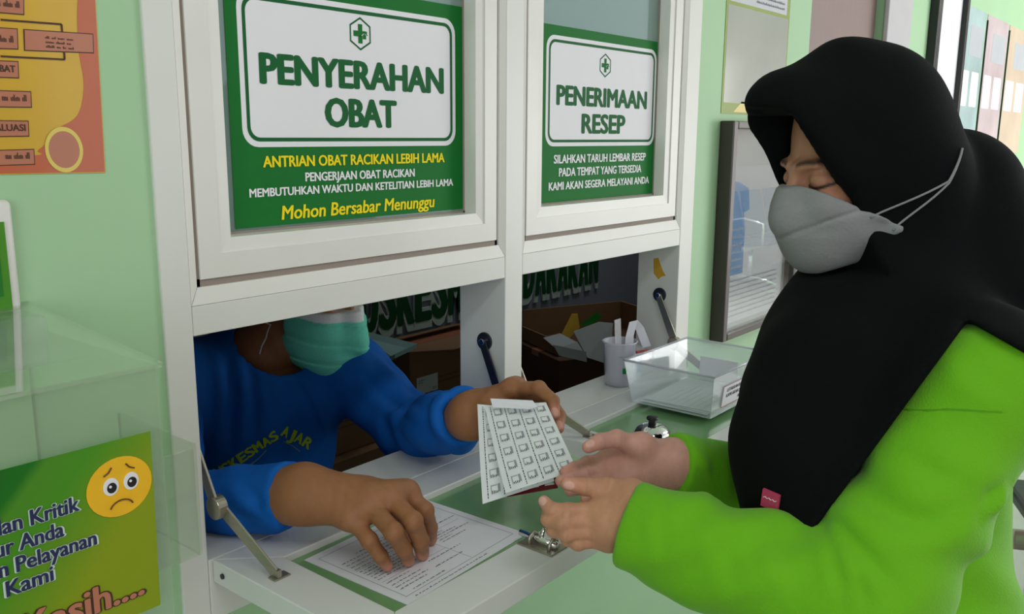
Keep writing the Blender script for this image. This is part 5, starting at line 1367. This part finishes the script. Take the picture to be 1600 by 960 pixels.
# printing on the chest: words arched round an emblem
M['shirtyellow'] = mat('yellow_green_shirt_print', rgb(178, 206, 30), 0.7)
M['shirtpale'] = mat('pale_shirt_print', rgb(120, 150, 160), 0.7)
M['shirtdark'] = mat('dark_teal_shirt_print', rgb(34, 66, 86), 0.7)
view = np.array((0, -0.90, 1.436))
def on_chest(p):
    d = Vector(np.array(p)-view).normalized(); hit = mb_bvh.ray_cast(Vector(view), d)
    while hit[0] is not None and hit[0].y < 0.22: hit = mb_bvh.ray_cast(hit[0]+d*0.004, d)
    if hit[0] is None: return Vector(p), Vector((0, -1, 0))
    n = hit[1] if hit[1].dot(d) < 0 else -hit[1]
    return hit[0], n
def word_on_chest(s_, path, cap_):
    pts = [on_chest(p) for p in path]; L = [0]
    for a, b in zip(pts[:-1], pts[1:]): L.append(L[-1]+(b[0]-a[0]).length)
    for i, ch in enumerate(s_):
        t = L[-1]*(i+0.5)/len(s_); k = max(q for q in range(len(L)-1) if L[q] <= t); w_ = (t-L[k])/(L[k+1]-L[k])
        p = pts[k][0].lerp(pts[k+1][0], w_); n = pts[k][1].lerp(pts[k+1][1], w_).normalized()
        ux = (pts[k+1][0]-pts[k][0]); ux = (ux-n*ux.dot(n)).normalized(); uy = n.cross(ux)
        wd = L[-1]/len(s_)*0.84
        def wp(u, v, p=p, n=n, ux=ux, uy=uy):
            o_ = p+ux*u+uy*v; h_ = mb_bvh.ray_cast(o_+n*0.05, -n)
            return (h_[0] if h_[0] is not None else o_)+n*0.0012-Vector(mbase)
        text('shirt_letter', ch, M['shirtyellow'], msh, None, -wd/2, wd/2, 0, cap_, 0, 0.05, warp=wp)
word_on_chest('PUSKESMAS', [(0.7201, 0.3000, 0.8934), (0.7479, 0.3000, 0.8967), (0.7819, 0.3000, 0.9073), (0.8171, 0.3000, 0.9194), (0.8533, 0.3000, 0.9297)], 0.0165)
word_on_chest('AJAR', [(0.8548, 0.3000, 0.9338), (0.8738, 0.3000, 0.9207), (0.8920, 0.3000, 0.9087), (0.9131, 0.3000, 0.8912)], 0.0175)
def chest_line(path):
    MB().tube([on_chest(p)[0]-Vector(mbase) for p in path], 0.0012, 5).build('emblem_line', M['shirtpale'], msh)
chest_line([(0.7664, 0.3000, 0.8899), (0.7910, 0.3000, 0.8968), (0.8112, 0.3000, 0.9043), (0.8268, 0.3000, 0.9144)])
chest_line([(0.8481, 0.3000, 0.9288), (0.8657, 0.3000, 0.9171), (0.8811, 0.3000, 0.9060), (0.8940, 0.3000, 0.8931)])
# surgical mask
hs = head_sdf(False)
fm2 = union(0.02, ell((0.055, 0, -0.048), (0.066, 0.064, 0.070)), rc((0.098, 0, 0.002), (0.126, 0, -0.048), 0.010, 0.016), ell((0.086, 0, -0.088), (0.034, 0.036, 0.034)))
mk2 = union(0.015, lambda P: hs(P)-0.004, fm2)
def region2(P):
    a, b, c = P[:, 0], np.abs(P[:, 1]), P[:, 2]
    side = np.where(c < -0.056, -0.030-a, 0.020-a)
    return np.maximum(np.maximum(c-(0.004-0.10*b), (-0.134+0.25*np.maximum(b-0.02, 0))-c), side)
mk2i = inter(mk2, region2, 0.002)
def pleated(P):
    c = P[:, 2]; b = np.abs(P[:, 1]); d = mk2i(P)
    for c0, k in ((-0.018, 0.0), (-0.050, 0.05), (-0.080, 0.18)):
        q_ = (c-(c0-k*b))/0.012; d = d+0.0024*np.where((q_ > 0) & (q_ < 1), 1-q_, 0)
    return d
V, Q = sdf_mesh(inframe(pleated, Hm, Mm), Hm-np.array((0.16, 0.17, 0.20)), Hm+np.array((0.17, 0.13, 0.07)), 0.0023)
Lc = (V-Hm)@Mm.T/SM
tint = np.tile(np.array(rgb(116, 226, 196)[:3]), (len(V), 1))
m_ = np.clip((Lc[:, 2]+0.010+0.10*np.abs(Lc[:, 1]))/0.0012, 0, 1)[:, None]
tint = tint*(1-m_)+np.array(rgb(236, 242, 240)[:3])*m_
mmask = np_obj('face_mask', V-mbase, Q, attr_mat('pleated_mask', 0.8, 0, 0.1, 200, 0.2), man, tint)
hmb = bvh_of(*join(*parts))
for s in (1, -1):
    for c0, mid_, c1 in (((0.048, -0.008), (0.02, -0.004), (-0.004, 0.012)), ((0.006, -0.084), (-0.002, -0.05), (-0.010, -0.028))):
        pts = []
        for t in np.linspace(0, 1, 7):
            a = (1-t)**2*c0[0]+2*t*(1-t)*mid_[0]+t*t*c1[0]; c = (1-t)**2*c0[1]+2*t*(1-t)*mid_[1]+t*t*c1[1]
            q_ = drop(hmb, towld((a, s*0.3, c), Hm, Mm), -s*Mm[1], 0.0016)
            if q_ is not None: pts.append(q_-Vector(mbase))
        if len(pts) > 2: MB().tube(pts, 0.0014, 6).build('ear_loop', M['signwhite'], mmask, smooth=True)
tz = union(0.04, rc(HM+(-0.08, 0, -0.01), KR, 0.085, 0.066), rc(HM+(0.08, 0, -0.01), KL, 0.085, 0.066), rc(KR, KR+(0, 0.02, -0.45), 0.066, 0.055), rc(KL, KL+(0, 0.02, -0.45), 0.066, 0.055))
lo, hi = bounds([HM, KR, KL, KR+(0, 0, -0.48)], 0.14); V, Q = sdf_mesh(tz, lo, hi, 0.012)
np_obj('trousers', V-mbase, Q, mat('dark_trousers', rgb(34, 36, 48), 0.85), man)
for K_ in (KR, KL):
    c = np.array((K_[0], K_[1]+0.02, 0)); so = rc(c+(0, 0, 0.045), c+(0, -0.13, 0.036), 0.045, 0.036)
    so = inter(so, half((0, 0, 0.002), (0, 0, -1)), 0.003); lo, hi = bounds([c, c+(0, -0.15, 0.05)], 0.06); V, Q = sdf_mesh(so, lo, hi, 0.007)
    np_obj('shoe', V-mbase, Q, M['blackvinyl'], man)
sto = empty('stool', (0.90, 0.52, 0), 'stool that the man behind the hatch sits on', 'stool')
MB().cyl((0, 0, 0.405), (0, 0, 0.445), 0.17, 28).build('seat', M['blackvinyl'], sto, 0.01)
for k in range(4):
    a = math.radians(45+90*k); MB().cyl((0.12*math.cos(a), 0.12*math.sin(a), 0.406), (0.17*math.cos(a), 0.17*math.sin(a), 0.0), 0.012, 10).build('leg', M['steel'], sto)

# ---- the tablets he hands over
def strip_pack(name, TL, TR, BR, BL, label, m_back, cols, rows_, printed=True, bow=0.004, seed=1):
    TL, TR, BR, BL = (Vector(p) for p in (TL, TR, BR, BL))
    base = (TL+TR+BR+BL)/4
    root = empty(name, base, label, 'tablets')
    nrm = (TR-TL).cross(TL-BL).normalized()
    def S_(u, v, h=0.0):      # u across, v down, 0..1
        p = (TL*(1-u)+TR*u)*(1-v)+(BL*(1-u)+BR*u)*v
        return p+nrm*(bow*math.sin(math.pi*v)+h)-base
    n = 14; mb = MB(); k = 8
    g = [[S_(i/k, j/n) for i in range(k+1)] for j in range(n+1)]; g2 = [[S_(i/k, j/n, -0.0006) for i in range(k+1)] for j in range(n+1)]
    vs = [p for r in g for p in r]+[p for r in g2 for p in r]; N = (k+1)*(n+1); fs = []
    for j in range(n):
        for i in range(k):
            a = j*(k+1)+i; fs += [(a, a+1, a+k+2, a+k+1), (N+a, N+a+k+1, N+a+k+2, N+a+1)]
    for j in range(n):
        fs += [(j*(k+1), (j+1)*(k+1), N+(j+1)*(k+1), N+j*(k+1)), (j*(k+1)+k, N+j*(k+1)+k, N+(j+1)*(k+1)+k, (j+1)*(k+1)+k)]
    for i in range(k): fs += [(i, N+i, N+i+1, i+1), (n*(k+1)+i, n*(k+1)+i+1, N+n*(k+1)+i+1, N+n*(k+1)+i)]
    mb.add(vs, fs).build('foil_sheet', m_back, root, smooth=False)
    rnd = random.Random(seed); pr = MB(); gr = MB()
    for c in range(cols):
        for r in range(rows_):
            u0 = 0.055+c*0.915/cols; du = 0.915/cols; v0 = 0.025+r*0.955/rows_; dv = 0.955/rows_
            # tablet pocket: a low blister with bevelled edge
            a, b, cc_, d = u0+du*0.30, u0+du*0.92, v0+dv*0.14, v0+dv*0.80
            iu, iv = du*0.10, dv*0.14
            p = [S_(a, cc_, 0.0001), S_(b, cc_, 0.0001), S_(b, d, 0.0001), S_(a, d, 0.0001), S_(a+iu, cc_+iv, 0.0016), S_(b-iu, cc_+iv, 0.0016), S_(b-iu, d-iv, 0.0016), S_(a+iu, d-iv, 0.0016)]
            MB().add(p, [(4, 5, 6, 7), (0, 1, 5, 4), (1, 2, 6, 5), (2, 3, 7, 6), (3, 0, 4, 7)]).build('tablet_pocket', M['foilshade'] if not printed else m_back, root)
            if printed:
                def q_(mbx, x0, x1, y0, y1, h=0.0018): mbx.add([S_(x0, y0, h), S_(x1, y0, h), S_(x1, y1, h), S_(x0, y1, h)], [(0, 1, 2, 3)])
                # bracket-shaped print, dash lines and a row of vertical ticks
                q_(pr, a+du*0.04, a+du*0.055, cc_+dv*0.12, d-dv*0.05); q_(pr, a+du*0.04, a+du*0.42, cc_+dv*0.10, cc_+dv*0.125)
                for t in range(4): q_(pr, a+du*(0.10+0.10*t), a+du*(0.15+0.10*t), d-dv*rnd.uniform(0.16, 0.26), d-dv*0.05)
                q_(gr, b-du*0.16, b-du*0.02, cc_+dv*0.06, d-dv*0.10)
                v = v0
                while v < v0+dv*0.96:
                    l = rnd.uniform(0.03, 0.09)*dv*2; q_(pr, u0+du*0.10, u0+du*0.155, v, min(v+l, v0+dv*0.97), 0.0004); v += l+dv*0.05
    if printed:
        tag(pr.build('print', M['ink'], root), kind='stuff'); tag(gr.build('grey_print', M['greyink'], root), kind='stuff')
    return root
strip_pack('tablet_strip', (0.8644, -0.1498, 1.0753), (0.9021, -0.2251, 1.0861), (0.8748, -0.2968, 1.0174), (0.8188, -0.2253, 0.9848), 'front silver tablet strip with printed pockets held out over the shelf', M['foil'], 4, 6, seed=4)
strip_pack('tablet_strip', (0.8665, -0.1352, 1.0737), (0.9086, -0.2086, 1.0714), (0.8771, -0.2592, 0.9920), (0.8080, -0.1956, 0.9652), 'silver tablet strip fanned out to the left behind the front one', M['foil'], 4, 6, seed=8)
strip_pack('tablet_strip', (0.8890, -0.1494, 1.0546), (0.9232, -0.2064, 1.0582), (0.8866, -0.2587, 0.9791), (0.8365, -0.2128, 0.9703), 'maroon backed tablet strip peeping out under the silver ones', M['maroonfoil'], 3, 6, printed=False, seed=9)
sl_ = MB()
pa = [(0.8619, -0.1621, 1.0883), (0.8858, -0.2151, 1.0906), (0.8851, -0.2243, 1.0838), (0.8767, -0.2181, 1.0811), (0.8594, -0.1688, 1.0777)]
sl_.plate(pa, (Vector(pa[1])-Vector(pa[0])).cross(Vector(pa[0])-Vector(pa[4])), 0.0012)
tag(sl_.build('folded_receipt', M['paper']), 'small folded white slip lying across the top of the tablet strips', 'paper')
